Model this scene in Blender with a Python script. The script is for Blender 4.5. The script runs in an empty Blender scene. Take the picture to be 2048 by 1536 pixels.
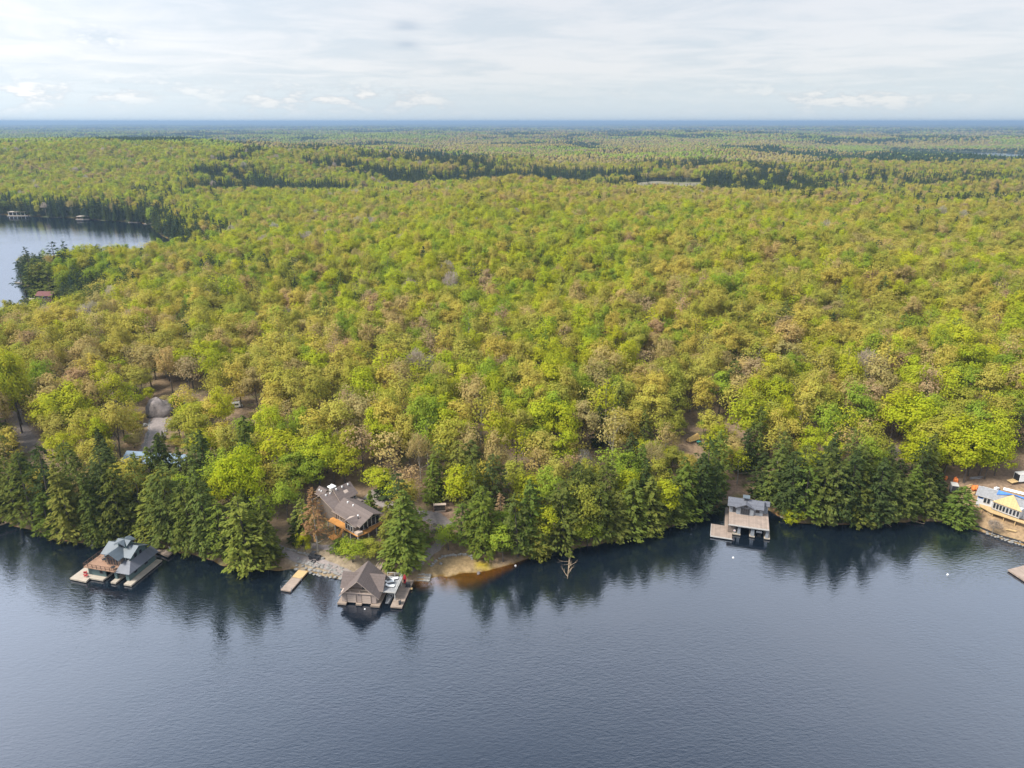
import bpy, math, random
import numpy as np
from mathutils import Vector, Matrix

R = random.Random(7)
NR = np.random.default_rng(11)
sc = bpy.context.scene
COL = sc.collection
rad = math.radians

# ------------------------------------------------------------------ camera
CAMH = 110.0
FPX = 1430.0                      # focal length in pixels of a 2048 px wide frame
PITCH = math.atan(525 / FPX)
SP, CP = math.sin(PITCH), math.cos(PITCH)
cam = bpy.data.cameras.new('camera')
cam.sensor_width = 36
cam.lens = 36 * FPX / 2048
cam.clip_start = 0.5
cam.clip_end = 120000
camo = bpy.data.objects.new('camera', cam)
COL.objects.link(camo)
camo.location = (0, 0, CAMH)
camo.rotation_euler = (math.pi / 2 - PITCH, 0, 0)
sc.camera = camo


def P(u, v, z=0.0):
    x = (u - 1024) / FPX
    q = (v - 768) / FPX
    t = (CAMH - z) / (SP + q * CP)
    return (t * x, t * (CP - q * SP), z)


def proj(x, y, z):
    d = y * CP - (z - CAMH) * SP
    up = y * SP + (z - CAMH) * CP
    return 1024 + FPX * x / d, 768 - FPX * up / d


# ------------------------------------------------------------------ noise
def _hash(ix, iy, seed):
    n = (ix.astype(np.int64) * 374761393 + iy.astype(np.int64) * 668265263 + seed * 974634777) & 0x7fffffff
    n = ((n ^ (n >> 13)) * 1274126177) & 0x7fffffff
    n = n ^ (n >> 16)
    return (n & 0xffff) / 65535.0


def vnoise(x, y, seed=0):
    x = np.asarray(x, float); y = np.asarray(y, float)
    ix, iy = np.floor(x), np.floor(y)
    fx, fy = x - ix, y - iy
    fx = fx * fx * (3 - 2 * fx); fy = fy * fy * (3 - 2 * fy)
    a = _hash(ix, iy, seed); b = _hash(ix + 1, iy, seed)
    c = _hash(ix, iy + 1, seed); d = _hash(ix + 1, iy + 1, seed)
    return (a * (1 - fx) + b * fx) * (1 - fy) + (c * (1 - fx) + d * fx) * fy


def fbm(x, y, seed=0, o=3):
    s = 0; a = .5; t = 0
    for k in range(o):
        s = s + a * vnoise(np.asarray(x) * 2 ** k, np.asarray(y) * 2 ** k, seed + k * 17)
        t += a; a *= .55
    return s / t


# ------------------------------------------------------------------ terrain
SHORE_PX = [(-900, 960), (-400, 985), (-60, 1030), (0, 1044), (60, 1060), (120, 1082), (185, 1086), (240, 1084), (290, 1090), (340, 1100), (400, 1115),
            (450, 1130), (520, 1141), (555, 1140), (590, 1138), (640, 1152), (690, 1158), (760, 1160), (820, 1166), (850, 1160),
            (900, 1150), (960, 1142), (1000, 1133), (1060, 1115), (1120, 1103), (1200, 1090), (1260, 1073), (1310, 1062), (1370, 1045),
            (1420, 1026), (1450, 1010), (1500, 1002), (1540, 1022), (1560, 1036), (1600, 1045), (1680, 1050), (1750, 1050), (1830, 1041),
            (1870, 1042), (1920, 1050), (1980, 1070), (2048, 1092), (2200, 1135), (2700, 1230)]
SHX = np.array([P(u, v)[0] for u, v in SHORE_PX]); SHY = np.array([P(u, v)[1] for u, v in SHORE_PX])
LAKES = [
    [(-1700, 250), (-430, 312), (-310, 345), (-270, 378), (-272, 420), (-286, 450), (-302, 459), (-318, 478), (-345, 500), (-366, 525), (-345, 552), (-310, 558), (-275, 575),
     (-290, 650), (-360, 740), (-428, 850), P(310, 450)[:2], P(260, 445)[:2], P(200, 441)[:2], P(150, 437)[:2], P(60, 433)[:2], P(0, 430)[:2],
     (-900, 930), (-1700, 960)],
    [(-2700, 2300), (-1900, 2320), (-1800, 2800), (-1880, 3080), (-2700, 3100)],
    [(1530, 2260), (1800, 2240), (1880, 2600), (1885, 2930), (1650, 2960), (1560, 2600)],
]


def sdf(px, py, poly):
    px = np.asarray(px, float); py = np.asarray(py, float)
    d = np.full(px.shape, 1e18); inside = np.zeros(px.shape, bool)
    n = len(poly)
    for i in range(n):
        ax, ay = poly[i]; bx, by = poly[(i + 1) % n]
        ex, ey = bx - ax, by - ay
        t = np.clip(((px - ax) * ex + (py - ay) * ey) / (ex * ex + ey * ey), 0, 1)
        d = np.minimum(d, (px - ax - t * ex) ** 2 + (py - ay - t * ey) ** 2)
        c = ((ay > py) != (by > py))
        with np.errstate(divide='ignore', invalid='ignore'):
            xx = ax + (py - ay) * ex / (ey if ey != 0 else 1e-9)
        inside ^= c & (px < xx)
    d = np.sqrt(d)
    return np.where(inside, -d, d)


def shore_d(x, y):
    return np.asarray(y, float) - np.interp(x, SHX, SHY) + (vnoise(np.asarray(x) / 3.2, np.asarray(y) * 0 + 3, 5) - .5) * 1.4


PD = np.array([-90, -30, -12, -5, 0, 1.5, 5, 12, 25, 60, 120, 260, 600])
PH = np.array([-12, -8, -5.0, -3.2, 0, .8, 1.7, 3.0, 5.2, 10.5, 15, 18.5, 19.5])


def lake_d(x, y):
    d = np.full(np.shape(np.asarray(x, float)), 1e9)
    for L in LAKES:
        d = np.minimum(d, sdf(x, y, L))
    return d


def height(x, y):
    x = np.asarray(x, float); y = np.asarray(y, float)
    d = shore_d(x, y)
    beach = np.exp(-((x + 13) / 13.0) ** 2) * np.exp(-(d / 16) ** 2)
    h = np.interp(d, PD, PH)
    h = h * (1 - np.where(d < 0, .80, .62) * beach)
    # undulating plateau
    w = np.clip(d / 140, 0, 1) ** 1.3
    und = (fbm(x / 165, y / 150, 3) - .5) * 30
    mid = np.exp(-((y - 720) / 190) ** 2) * np.exp(-((x - 60) / 420) ** 2) * 9
    valley = -np.exp(-((y - 1120) / 200.0) ** 2) * np.clip((x + 520) / 200, 0, 1) * 13
    hill = 46 * np.exp(-((x + 1000) / 640) ** 2 - ((y - 1680) / 420) ** 2) + 9 * np.exp(-((x + 430) / 260) ** 2 - ((y - 1250) / 260) ** 2)
    far = np.clip((y - 1700) / 3000, 0, 1)
    roll = (fbm(x / 1400, y / 2600, 9) - .5) * 46 * far
    h = h + w * (und + mid + valley) + hill * np.clip(w, 0, 1) + roll
    fh = np.clip((y - 26000) / 9000, 0, 1)
    h = h + fh * (60 + 55 * fbm(x / 9000, y / 30000, 21))
    h = np.where(y > 24000, np.minimum(h, 108), h)
    ld = lake_d(x, y)
    lh = np.interp(ld, [-60, -5, 0, 3, 12, 60, 200, 500], [-6, -3.5, 0, .9, 2.4, 8, 18, 60])
    h = np.where(d > 0, np.minimum(h, lh), h)
    lf = np.minimum(sdf(x, y, LAKES[1]), sdf(x, y, LAKES[2]))
    h = np.where(y > 1400, np.minimum(h, np.interp(lf, [-60, -5, 0, 3, 60, 500, 900], [-6, -3.5, 0, .9, 2, 6, 60])), h)
    h = np.where((d > 1.5) & (ld > 2), np.maximum(h, .7), h)
    small = np.clip(1 - np.abs(y - 170) / 300, 0, 1)
    h = h + (fbm(x / 6, y / 6, 31) - .5) * .8 * small * np.clip(d / 6, 0, 1)
    return h


def H1(x, y):
    return float(height(np.array([x]), np.array([y]))[0])


def G(u, v):
    """ground point that shows at pixel (u, v) of the photograph"""
    z = 3.0
    for _ in range(30):
        x, y, _z = P(u, v, z)
        z = z * .5 + H1(x, y) * .5
    return x, y, H1(x, y)


# ------------------------------------------------------------------ materials
def nodes_of(name):
    m = bpy.data.materials.new(name)
    m.use_nodes = True
    nt = m.node_tree
    nt.nodes.clear()
    out = nt.nodes.new('ShaderNodeOutputMaterial')
    return m, nt, out


def N(nt, t, **kw):
    n = nt.nodes.new(t)
    for k, v in kw.items():
        if k in n.inputs:
            n.inputs[k].default_value = v
        else:
            setattr(n, k, v)
    return n


def mat(name, col, rough=.75, var=.25, scale=.8, bump=.0, stripes=None, spec=.3, metal=0.0):
    m, nt, out = nodes_of(name)
    b = N(nt, 'ShaderNodeBsdfPrincipled', Roughness=rough, Metallic=metal)
    b.inputs['Specular IOR Level'].default_value = spec
    tc = N(nt, 'ShaderNodeTexCoord')
    no = N(nt, 'ShaderNodeTexNoise', Scale=scale, Detail=5.0, Roughness=.65)
    nt.links.new(tc.outputs['Object'], no.inputs['Vector'])
    mr = N(nt, 'ShaderNodeMapRange')
    mr.inputs['From Min'].default_value = .3; mr.inputs['From Max'].default_value = .7
    mr.inputs['To Min'].default_value = 1 - var; mr.inputs['To Max'].default_value = 1 + var
    nt.links.new(no.outputs['Fac'], mr.inputs['Value'])
    fac = mr.outputs['Result']
    if stripes:
        axis, width, amt = stripes
        wv = N(nt, 'ShaderNodeTexWave', Scale=1.0 / width * math.pi / 20 * 6.366 / 2, Distortion=.0)
        wv.wave_profile = 'SAW'
        wv.bands_direction = axis
        nt.links.new(tc.outputs['Object'], wv.inputs['Vector'])
        # one tone per board: snap the coordinate to boards and feed white noise
        sep = N(nt, 'ShaderNodeSeparateXYZ')
        nt.links.new(tc.outputs['Object'], sep.inputs[0])
        sn = N(nt, 'ShaderNodeMath', operation='SNAP')
        sn.inputs[1].default_value = width
        nt.links.new(sep.outputs[axis], sn.inputs[0])
        wn = N(nt, 'ShaderNodeTexWhiteNoise', noise_dimensions='1D')
        nt.links.new(sn.outputs[0], wn.inputs['W'])
        m2 = N(nt, 'ShaderNodeMapRange')
        m2.inputs['To Min'].default_value = 1 - amt; m2.inputs['To Max'].default_value = 1 + amt
        nt.links.new(wn.outputs['Value'], m2.inputs['Value'])
        mm = N(nt, 'ShaderNodeMath', operation='MULTIPLY')
        nt.links.new(fac, mm.inputs[0]); nt.links.new(m2.outputs['Result'], mm.inputs[1])
        fac = mm.outputs[0]
    mx = N(nt, 'ShaderNodeVectorMath', operation='SCALE')
    mx.inputs[0].default_value = col[:3]
    nt.links.new(fac, mx.inputs['Scale'])
    nt.links.new(mx.outputs[0], b.inputs['Base Color'])
    if bump:
        bp = N(nt, 'ShaderNodeBump', Strength=bump, Distance=.1)
        nt.links.new(no.outputs['Fac'], bp.inputs['Height'])
        nt.links.new(bp.outputs[0], b.inputs['Normal'])
    nt.links.new(b.outputs[0], out.inputs['Surface'])
    return m


def leaf_mat(name, attr_type, var=.11, trans=.46):
    m, nt, out = nodes_of(name)
    at = N(nt, 'ShaderNodeAttribute', attribute_name='tint', attribute_type=attr_type)
    ge = N(nt, 'ShaderNodeNewGeometry')
    mr = N(nt, 'ShaderNodeMapRange')
    mr.inputs['To Min'].default_value = 1 - var; mr.inputs['To Max'].default_value = 1 + var
    nt.links.new(ge.outputs['Random Per Island'], mr.inputs['Value'])
    sc_ = N(nt, 'ShaderNodeVectorMath', operation='SCALE')
    nt.links.new(at.outputs['Color'], sc_.inputs[0])
    nt.links.new(mr.outputs['Result'], sc_.inputs['Scale'])
    hs = N(nt, 'ShaderNodeHueSaturation')
    wn = N(nt, 'ShaderNodeTexWhiteNoise', noise_dimensions='1D')
    nt.links.new(ge.outputs['Random Per Island'], wn.inputs['W'])
    h2 = N(nt, 'ShaderNodeMapRange')
    h2.inputs['To Min'].default_value = .485; h2.inputs['To Max'].default_value = .515
    nt.links.new(wn.outputs['Value'], h2.inputs['Value'])
    nt.links.new(h2.outputs['Result'], hs.inputs['Hue'])
    nt.links.new(sc_.outputs[0], hs.inputs['Color'])
    d = N(nt, 'ShaderNodeBsdfDiffuse')
    t = N(nt, 'ShaderNodeBsdfTranslucent')
    nt.links.new(hs.outputs[0], d.inputs['Color'])
    nt.links.new(hs.outputs[0], t.inputs['Color'])
    mx = N(nt, 'ShaderNodeMixShader', Fac=trans)
    nt.links.new(d.outputs[0], mx.inputs[1]); nt.links.new(t.outputs[0], mx.inputs[2])
    nt.links.new(mx.outputs[0], out.inputs['Surface'])
    return m


M = {}
M['leaf'] = leaf_mat('leaves', 'INSTANCER')
M['canopy'] = leaf_mat('far_leaves', 'GEOMETRY', var=.14, trans=.2)
M['bark'] = mat('bark', (.085, .07, .058), .9, .35, 1.5)
M['palebark'] = mat('pale_bark', (.26, .235, .20), .9, .25, 1.5)
M['driftwood'] = mat('driftwood', (.24, .18, .12), .9, .3, 1.2)
M['tealwall'] = mat('teal_siding', (.085, .125, .125), .7, .15, 2, stripes=('Z', .2, .08))
M['greywall'] = mat('grey_shingle_siding', (.20, .215, .235), .8, .18, 3, stripes=('Z', .22, .1))
M['taupewall'] = mat('taupe_siding', (.31, .25, .22), .8, .1, 1.5, stripes=('Z', .2, .05))
M['cedarwall'] = mat('brown_siding', (.15, .12, .10), .8, .15, 1.5, stripes=('Z', .22, .07))
M['brownwall'] = mat('dark_brown_siding', (.09, .05, .035), .8, .2, 1.5)
M['whitewall'] = mat('white_wrap', (.48, .49, .50), .6, .08, 1.0)
M['metalroof'] = mat('blue_grey_metal_roof', (.085, .105, .122), .45, .12, .5, stripes=('X', .45, .06), spec=.5)
M['darkroof'] = mat('dark_metal_roof', (.10, .105, .125), .45, .12, .5, stripes=('Y', .45, .08), spec=.5)
M['shingle'] = mat('brown_shingles', (.125, .098, .088), .9, .16, 2.5, stripes=('Z', .12, .1))
M['greyshingle'] = mat('grey_shingles', (.115, .12, .14), .9, .2, 3, stripes=('Z', .14, .12))
M['redroof'] = mat('maroon_roof', (.14, .055, .05), .8, .15, 2)
M['cedardeck'] = mat('cedar_deck', (.29, .175, .115), .7, .15, 1, stripes=('X', .14, .1))
M['orangedeck'] = mat('orange_deck', (.50, .23, .06), .7, .14, 1, stripes=('X', .14, .1))
M['greydeck'] = mat('weathered_deck', (.275, .215, .175), .85, .18, .7, stripes=('X', .16, .12))
M['greydecky'] = mat('weathered_dock_boards', (.25, .195, .155), .85, .18, .7, stripes=('Y', .18, .14))
M['paledeck'] = mat('pale_dock_boards', (.37, .32, .26), .85, .12, .7, stripes=('Y', .2, .08))
M['yellowwood'] = mat('new_lumber', (.46, .32, .155), .8, .12, 1.5, stripes=('X', .2, .08))
M['terrace'] = mat('grey_membrane', (.23, .23, .235), .8, .2, 1.5)
M['trim'] = mat('white_trim', (.46, .445, .42), .6, .05, 1)
M['taupetrim'] = mat('taupe_trim', (.44, .35, .29), .6, .08, 1)
M['darktrim'] = mat('dark_trim', (.06, .06, .065), .5, .1, 1)
M['glass'] = mat('window_glass', (.018, .022, .028), .12, .2, .6, spec=.6)
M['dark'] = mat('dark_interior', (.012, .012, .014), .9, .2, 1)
M['green'] = mat('green_curtain', (.10, .36, .10), .8, .1, 1)
M['red'] = mat('red_plastic', (.50, .03, .04), .5, .1, 1)
M['black'] = mat('black_rubber', (.025, .026, .03), .7, .3, 2)
M['white'] = mat('white_plastic', (.75, .75, .74), .5, .04, 1)
M['orange'] = mat('orange_tarp', (.70, .20, .05), .6, .2, 2)
M['gold'] = mat('tan_tarp', (.55, .36, .13), .6, .18, 1)
M['teal'] = mat('teal_plastic', (.06, .28, .24), .5, .1, 1)
M['blue'] = mat('blue_tarp', (.07, .19, .52), .45, .22, 1.2)
M['bluemetal'] = mat('pale_blue_roof', (.15, .21, .28), .5, .08, .6)
M['stone'] = mat('grey_stone', (.22, .21, .195), .9, .35, 1.4, bump=.4)
M['granite'] = mat('granite', (.17, .145, .135), .9, .5, .45, bump=.8)
M['gravel'] = mat('gravel', (.23, .195, .18), .95, .2, 1.2, bump=.3)
M['sand'] = mat('sand', (.40, .30, .19), .95, .22, .5)
M['mulch'] = mat('brush_twigs', (.10, .085, .07), .95, .4, 3)
M['steel'] = mat('galvanised_steel', (.45, .47, .5), .4, .1, 1, metal=.6)


# ------------------------------------------------------------------ mesh helpers
class MB:
    def __init__(s):
        s.v = []; s.f = []; s.m = []; s.mats = []

    def mi(s, m):
        if m not in s.mats:
            s.mats.append(m)
        return s.mats.index(m)

    def face(s, pts, m):
        b = len(s.v)
        s.v += [tuple(p) for p in pts]
        s.f.append(tuple(range(b, b + len(pts)))); s.m.append(s.mi(m))

    def hexa(s, p, m):
        """p: 8 points, bottom 4 (ccw from above) then top 4"""
        b = len(s.v)
        s.v += [tuple(q) for q in p]
        for f in ((3, 2, 1, 0), (4, 5, 6, 7), (0, 1, 5, 4), (1, 2, 6, 5), (2, 3, 7, 6), (3, 0, 4, 7)):
            s.f.append(tuple(b + i for i in f)); s.m.append(s.mi(m))
        return s

    def box(s, x0, x1, y0, y1, z0, z1, m):
        return s.hexa([(x0, y0, z0), (x1, y0, z0), (x1, y1, z0), (x0, y1, z0), (x0, y0, z1), (x1, y0, z1), (x1, y1, z1), (x0, y1, z1)], m)

    def obox(s, c, ax, hx, hy, z0, z1, m):
        """box turned by ax radians about its centre"""
        ca, sa = math.cos(ax), math.sin(ax)
        pts = [(c[0] + ca * a - sa * b, c[1] + sa * a + ca * b) for a, b in ((-hx, -hy), (hx, -hy), (hx, hy), (-hx, hy))]
        return s.prism(pts, z0, z1, m)

    def prism(s, poly, z0, z1, m, mtop=None):
        b = len(s.v); n = len(poly)
        s.v += [(p[0], p[1], z0) for p in poly] + [(p[0], p[1], z1) for p in poly]
        s.f.append(tuple(range(b + n - 1, b - 1, -1))); s.m.append(s.mi(m))
        s.f.append(tuple(range(b + n, b + 2 * n))); s.m.append(s.mi(mtop or m))
        for i in range(n):
            j = (i + 1) % n
            s.f.append((b + i, b + j, b + n + j, b + n + i)); s.m.append(s.mi(m))
        return s

    def slab(s, pts, t, m, mside=None):
        """sloping plate: pts is its top outline (ccw from above), t its thickness"""
        b = len(s.v); n = len(pts)
        s.v += [tuple(p) for p in pts] + [(p[0], p[1], p[2] - t) for p in pts]
        s.f.append(tuple(range(b, b + n))); s.m.append(s.mi(m))
        s.f.append(tuple(range(b + 2 * n - 1, b + n - 1, -1))); s.m.append(s.mi(mside or m))
        for i in range(n):
            j = (i + 1) % n
            s.f.append((b + n + i, b + n + j, b + j, b + i)); s.m.append(s.mi(mside or m))
        return s

    def tube(s, pts, rs, m, k=5, cap=True):
        b = len(s.v); pts = [Vector(p) for p in pts]
        for i, p in enumerate(pts):
            d = (pts[min(i + 1, len(pts) - 1)] - pts[max(i - 1, 0)])
            d = d.normalized() if d.length > 1e-9 else Vector((0, 0, 1))
            a = d.orthogonal().normalized(); c = d.cross(a)
            for j in range(k):
                t = 2 * math.pi * j / k
                s.v.append(tuple(p + (a * math.cos(t) + c * math.sin(t)) * rs[i]))
        for i in range(len(pts) - 1):
            for j in range(k):
                q = (j + 1) % k
                s.f.append((b + i * k + j, b + i * k + q, b + (i + 1) * k + q, b + (i + 1) * k + j)); s.m.append(s.mi(m))
        if cap:
            s.f.append(tuple(b + j for j in range(k - 1, -1, -1))); s.m.append(s.mi(m))
            e = b + (len(pts) - 1) * k
            s.f.append(tuple(e + j for j in range(k))); s.m.append(s.mi(m))
        return s

    def rock(s, c, r, m, rr=R, flat=.7):
        """irregular faceted boulder"""
        b = len(s.v); rows = [(-.9, .45), (-.35, .95), (.35, .9), (.8, .5)]
        k = 7; ph = rr.random() * 6
        for z, w in rows:
            for j in range(k):
                t = ph + 2 * math.pi * j / k
                q = w * rr.uniform(.78, 1.15)
                s.v.append((c[0] + r[0] * q * math.cos(t), c[1] + r[1] * q * math.sin(t), c[2] + r[2] * (z + rr.uniform(-.12, .12))))
        for i in range(3):
            for j in range(k):
                q = (j + 1) % k
                s.f.append((b + i * k + j, b + i * k + q, b + (i + 1) * k + q, b + (i + 1) * k + j)); s.m.append(s.mi(m))
        s.f.append(tuple(b + j for j in range(k - 1, -1, -1))); s.m.append(s.mi(m))
        s.f.append(tuple(b + 3 * k + j for j in range(k))); s.m.append(s.mi(m))
        return s

    def build(s, name, parent=None, loc=None, rz=0):
        me = bpy.data.meshes.new(name)
        me.from_pydata(s.v, [], s.f)
        for m in s.mats:
            me.materials.append(M[m])
        me.polygons.foreach_set('material_index', s.m)
        me.update()
        o = bpy.data.objects.new(name, me)
        COL.objects.link(o)
        if parent is not None:
            o.parent = parent
        if loc is not None:
            o.location = loc
        o.rotation_euler.z = rz
        return o


def np_mesh(name, V, F, mats, smooth=False):
    V = np.asarray(V, np.float32); F = np.asarray(F, np.int32)
    me = bpy.data.meshes.new(name)
    me.vertices.add(len(V)); me.vertices.foreach_set('co', V.ravel())
    n, k = F.shape
    me.loops.add(n * k); me.loops.foreach_set('vertex_index', F.ravel())
    me.polygons.add(n)
    me.polygons.foreach_set('loop_start', np.arange(0, n * k, k, dtype=np.int32))
    if smooth:
        me.polygons.foreach_set('use_smooth', np.ones(n, bool))
    me.update(calc_edges=True)
    for m in mats:
        me.materials.append(M[m])
    return me


def link(name, me, parent=None):
    o = bpy.data.objects.new(name, me)
    COL.objects.link(o)
    if parent is not None:
        o.parent = parent
    return o


def tag(o, label=None, cat=None, group=None, kind=None):
    if label: o['label'] = label
    if cat: o['category'] = cat
    if group: o['group'] = group
    if kind: o['kind'] = kind
    return o


def empty(name, label, cat, loc=(0, 0, 0), rz=0.0, group=None):
    o = bpy.data.objects.new(name, None)
    COL.objects.link(o)
    o.empty_display_size = .5
    o.location = loc
    o.rotation_euler.z = rz
    return tag(o, label, cat, group)


# ------------------------------------------------------------------ ground sheet
ys = list(np.arange(40, 132, 6.0)) + list(np.arange(132, 262, 1.0))
while ys[-1] < 42000:
    ys.append(ys[-1] * 1.018)
ys = np.array(ys)
ks = np.linspace(-1.12, 1.12, 400)
KK, YY = np.meshgrid(ks, ys)
XX = KK * YY
XX[0] *= 3.0
HH = height(XX, YY)
GV = np.stack([XX.ravel(), YY.ravel(), HH.ravel()], 1)
nr, nc = XX.shape
idx = np.arange(nr * nc).reshape(nr, nc)
GF = np.stack([idx[:-1, :-1], idx[:-1, 1:], idx[1:, 1:], idx[1:, :-1]], -1).reshape(-1, 4)


def poly_px(pts):
    return [G(u, v)[:2] for u, v in pts]


CLEAR = {   # bare patches of ground: outline in the photo, colour
    'beach': (poly_px([(838, 1166), (850, 1140), (880, 1118), (905, 1110), (948, 1110), (975, 1122), (1002, 1133), (950, 1146), (900, 1156)]), (.235, .165, .085)),
    'moss': (poly_px([(950, 1122), (975, 1126), (980, 1138), (950, 1140)]), (.25, .19, .022)),
    'bank': (poly_px([(930, 1090), (955, 1085), (990, 1125), (968, 1120), (945, 1108)]), (.17, .12, .075)),
    'site': (poly_px([(1880, 1010), (1895, 965), (1960, 945), (2060, 935), (2200, 960), (2200, 1130), (2048, 1090), (1960, 1062), (1930, 1050), (1940, 1010), (1925, 990)]), (.27, .185, .105)),
    'siteback': (poly_px([(1890, 965), (1960, 935), (2060, 930), (2200, 940), (2200, 985), (2048, 975), (1960, 985)]), (.20, .14, .095)),
    'clearing': (poly_px([(1335, 900), (1350, 880), (1392, 868), (1402, 890), (1395, 925), (1370, 930)]), (.27, .185, .115)),
    'track': (poly_px([(1450, 990), (1456, 960), (1480, 960), (1488, 990)]), (.30, .20, .14)),
    'grey_shore': (poly_px([(1545, 1000), (1560, 1010), (1565, 1036), (1545, 1024)]), (.22, .13, .08)),
    'knoll': (poly_px([(262, 850), (285, 812), (330, 800), (348, 812), (320, 870), (330, 905), (280, 905)]), (.22, .155, .095)),
    'lot': (poly_px([(735, 990), (775, 975), (840, 1030), (900, 1000), (905, 1050), (880, 1075), (850, 1060)]), (.25, .17, .12)),
    'waterside': (poly_px([(556, 1098), (600, 1085), (700, 1100), (760, 1115), (770, 1160), (690, 1158), (640, 1152), (590, 1138)]), (.24, .19, .13)),
    'left_track': (poly_px([(20, 830), (45, 825), (78, 880), (70, 905), (20, 910)]), (.26, .21, .17)),
}
MEADOW = [(P(1228, 367, 9)[0], 1040), (P(1320, 367, 9)[0] + 10, 1030), (P(1322, 362, 9)[0] + 60, 1290), (P(1218, 362, 9)[0] + 40, 1310)]
x_, y_ = XX.ravel(), YY.ravel()
base = np.zeros((len(x_), 4)); base[:, 3] = 1
n1 = fbm(x_ / 14, y_ / 14, 41); n2 = fbm(x_ / 3.5, y_ / 3.5, 43)
litter = np.array([.165, .115, .075]); green = np.array([.10, .115, .03]); tan = np.array([.23, .165, .10])
c = litter * (1 - n1[:, None]) * 1.2 + tan * n1[:, None] * .8
g = np.clip((n2 - .55) * 4, 0, 1)[:, None] * .6
c = c * (1 - g) + green * g
farw = np.clip((y_ - 500) / 500, 0, 1)[:, None]
c = c * (1 - farw) + np.array([.13, .15, .045]) * farw
for k, (poly, col) in CLEAR.items():
    sel = (y_ < 330)
    d = np.full(len(x_), 99.0)
    d[sel] = sdf(x_[sel], y_[sel], poly)
    w = np.clip(.5 - (d + (n2 - .5) * 2.5) / 1.6, 0, 1)[:, None]
    c = c * (1 - w) + np.array(col) * w
d = sdf(x_, y_, MEADOW)
w = np.clip(.5 - d / 20, 0, 1)[:, None]
c = c * (1 - w) + np.array([.17, .15, .10]) * w
ldv = lake_d(x_, y_)
w = (np.clip(1 - ldv / 40, 0, 1) * (y_ > 300))[:, None]
c = c * (1 - w) + np.array([.05, .06, .03]) * w
# lake bed: amber shallows by the beach, dark silt beyond
under = (HH.ravel() < 0.05)
c[under] = np.array([.15, .088, .02])
base[:, :3] = c
me = np_mesh('ground', GV, GF, [], smooth=True)
ca = me.color_attributes.new('soil', 'FLOAT_COLOR', 'POINT')
ca.data.foreach_set('color', base.astype(np.float32).ravel())
m, nt, out = nodes_of('forest_floor')
b = N(nt, 'ShaderNodeBsdfPrincipled', Roughness=.95)
b.inputs['Specular IOR Level'].default_value = .1
at = N(nt, 'ShaderNodeAttribute', attribute_name='soil')
tc = N(nt, 'ShaderNodeNewGeometry')
no = N(nt, 'ShaderNodeTexNoise', Scale=.9, Detail=6.0, Roughness=.7)
nt.links.new(tc.outputs['Position'], no.inputs['Vector'])
mr = N(nt, 'ShaderNodeMapRange')
mr.inputs['From Min'].default_value = .3; mr.inputs['From Max'].default_value = .7
mr.inputs['To Min'].default_value = .6; mr.inputs['To Max'].default_value = 1.4
nt.links.new(no.outputs['Fac'], mr.inputs['Value'])
vs = N(nt, 'ShaderNodeVectorMath', operation='SCALE')
nt.links.new(at.outputs['Color'], vs.inputs[0]); nt.links.new(mr.outputs[0], vs.inputs['Scale'])
nt.links.new(vs.outputs[0], b.inputs['Base Color'])
nt.links.new(b.outputs[0], out.inputs['Surface'])
me.materials.append(m)
ground = tag(link('ground', me), 'brown leaf-littered ground rising from the lake', kind='structure')

# ------------------------------------------------------------------ water
WL = 0.0
rows = np.concatenate([np.linspace(-400, 60, 4), np.linspace(70, 260, 60), np.array([400, 700, 1000, 2000, 3000, 4200])])
cols = np.concatenate([np.array([-6000, -3000, -1500, -700]), np.linspace(-300, 300, 151), np.array([700, 1500, 3000, 6000])])
WX, WY = np.meshgrid(cols, rows)
wi = np.arange(WX.size).reshape(WX.shape)
WF = np.stack([wi[:-1, :-1], wi[:-1, 1:], wi[1:, 1:], wi[1:, :-1]], -1).reshape(-1, 4)
wm = np_mesh('lake_water', np.stack([WX.ravel(), WY.ravel(), np.full(WX.size, WL)], 1), WF, [])
dep = -height(WX.ravel(), WY.ravel())
dep = np.where((WY.ravel() > 255) | (np.abs(WX.ravel()) > 290), 12.0, dep)
bx_ = np.exp(-((WX.ravel() + 13) / 17.0) ** 2)
dep = dep + 2.4 * (1 - np.clip(bx_ * 1.6, 0, 1))
da = wm.attributes.new('depth', 'FLOAT', 'POINT')
da.data.foreach_set('value', dep.astype(np.float32))
m, nt, out = nodes_of('lake_water')
ge = N(nt, 'ShaderNodeNewGeometry')
mp = N(nt, 'ShaderNodeMapping')
mp.inputs['Rotation'].default_value = (0, 0, rad(-28))
mp.inputs['Scale'].default_value = (.5, 1.3, 1)
nt.links.new(ge.outputs['Position'], mp.inputs['Vector'])
w1 = N(nt, 'ShaderNodeTexNoise', Scale=1.35, Detail=3.0, Roughness=.6, Distortion=.5)
w2 = N(nt, 'ShaderNodeTexNoise', Scale=.09, Detail=2.0)
nt.links.new(mp.outputs[0], w1.inputs['Vector']); nt.links.new(ge.outputs['Position'], w2.inputs['Vector'])
wa = N(nt, 'ShaderNodeMath', operation='MULTIPLY_ADD')
nt.links.new(w2.outputs['Fac'], wa.inputs[0]); wa.inputs[1].default_value = 1.2
nt.links.new(w1.outputs['Fac'], wa.inputs[2])
bp = N(nt, 'ShaderNodeBump', Strength=1.0, Distance=.052)
sy_ = N(nt, 'ShaderNodeSeparateXYZ'); nt.links.new(ge.outputs['Position'], sy_.inputs[0])
cm_ = N(nt, 'ShaderNodeMapRange'); nt.links.new(sy_.outputs['Y'], cm_.inputs['Value'])
for k_, v_ in zip(('From Min', 'From Max', 'To Min', 'To Max'), (230, 420, 1.0, .6)): cm_.inputs[k_].default_value = v_
wl_ = N(nt, 'ShaderNodeTexNoise', Scale=.022, Detail=3.0, Distortion=1.2)
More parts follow.
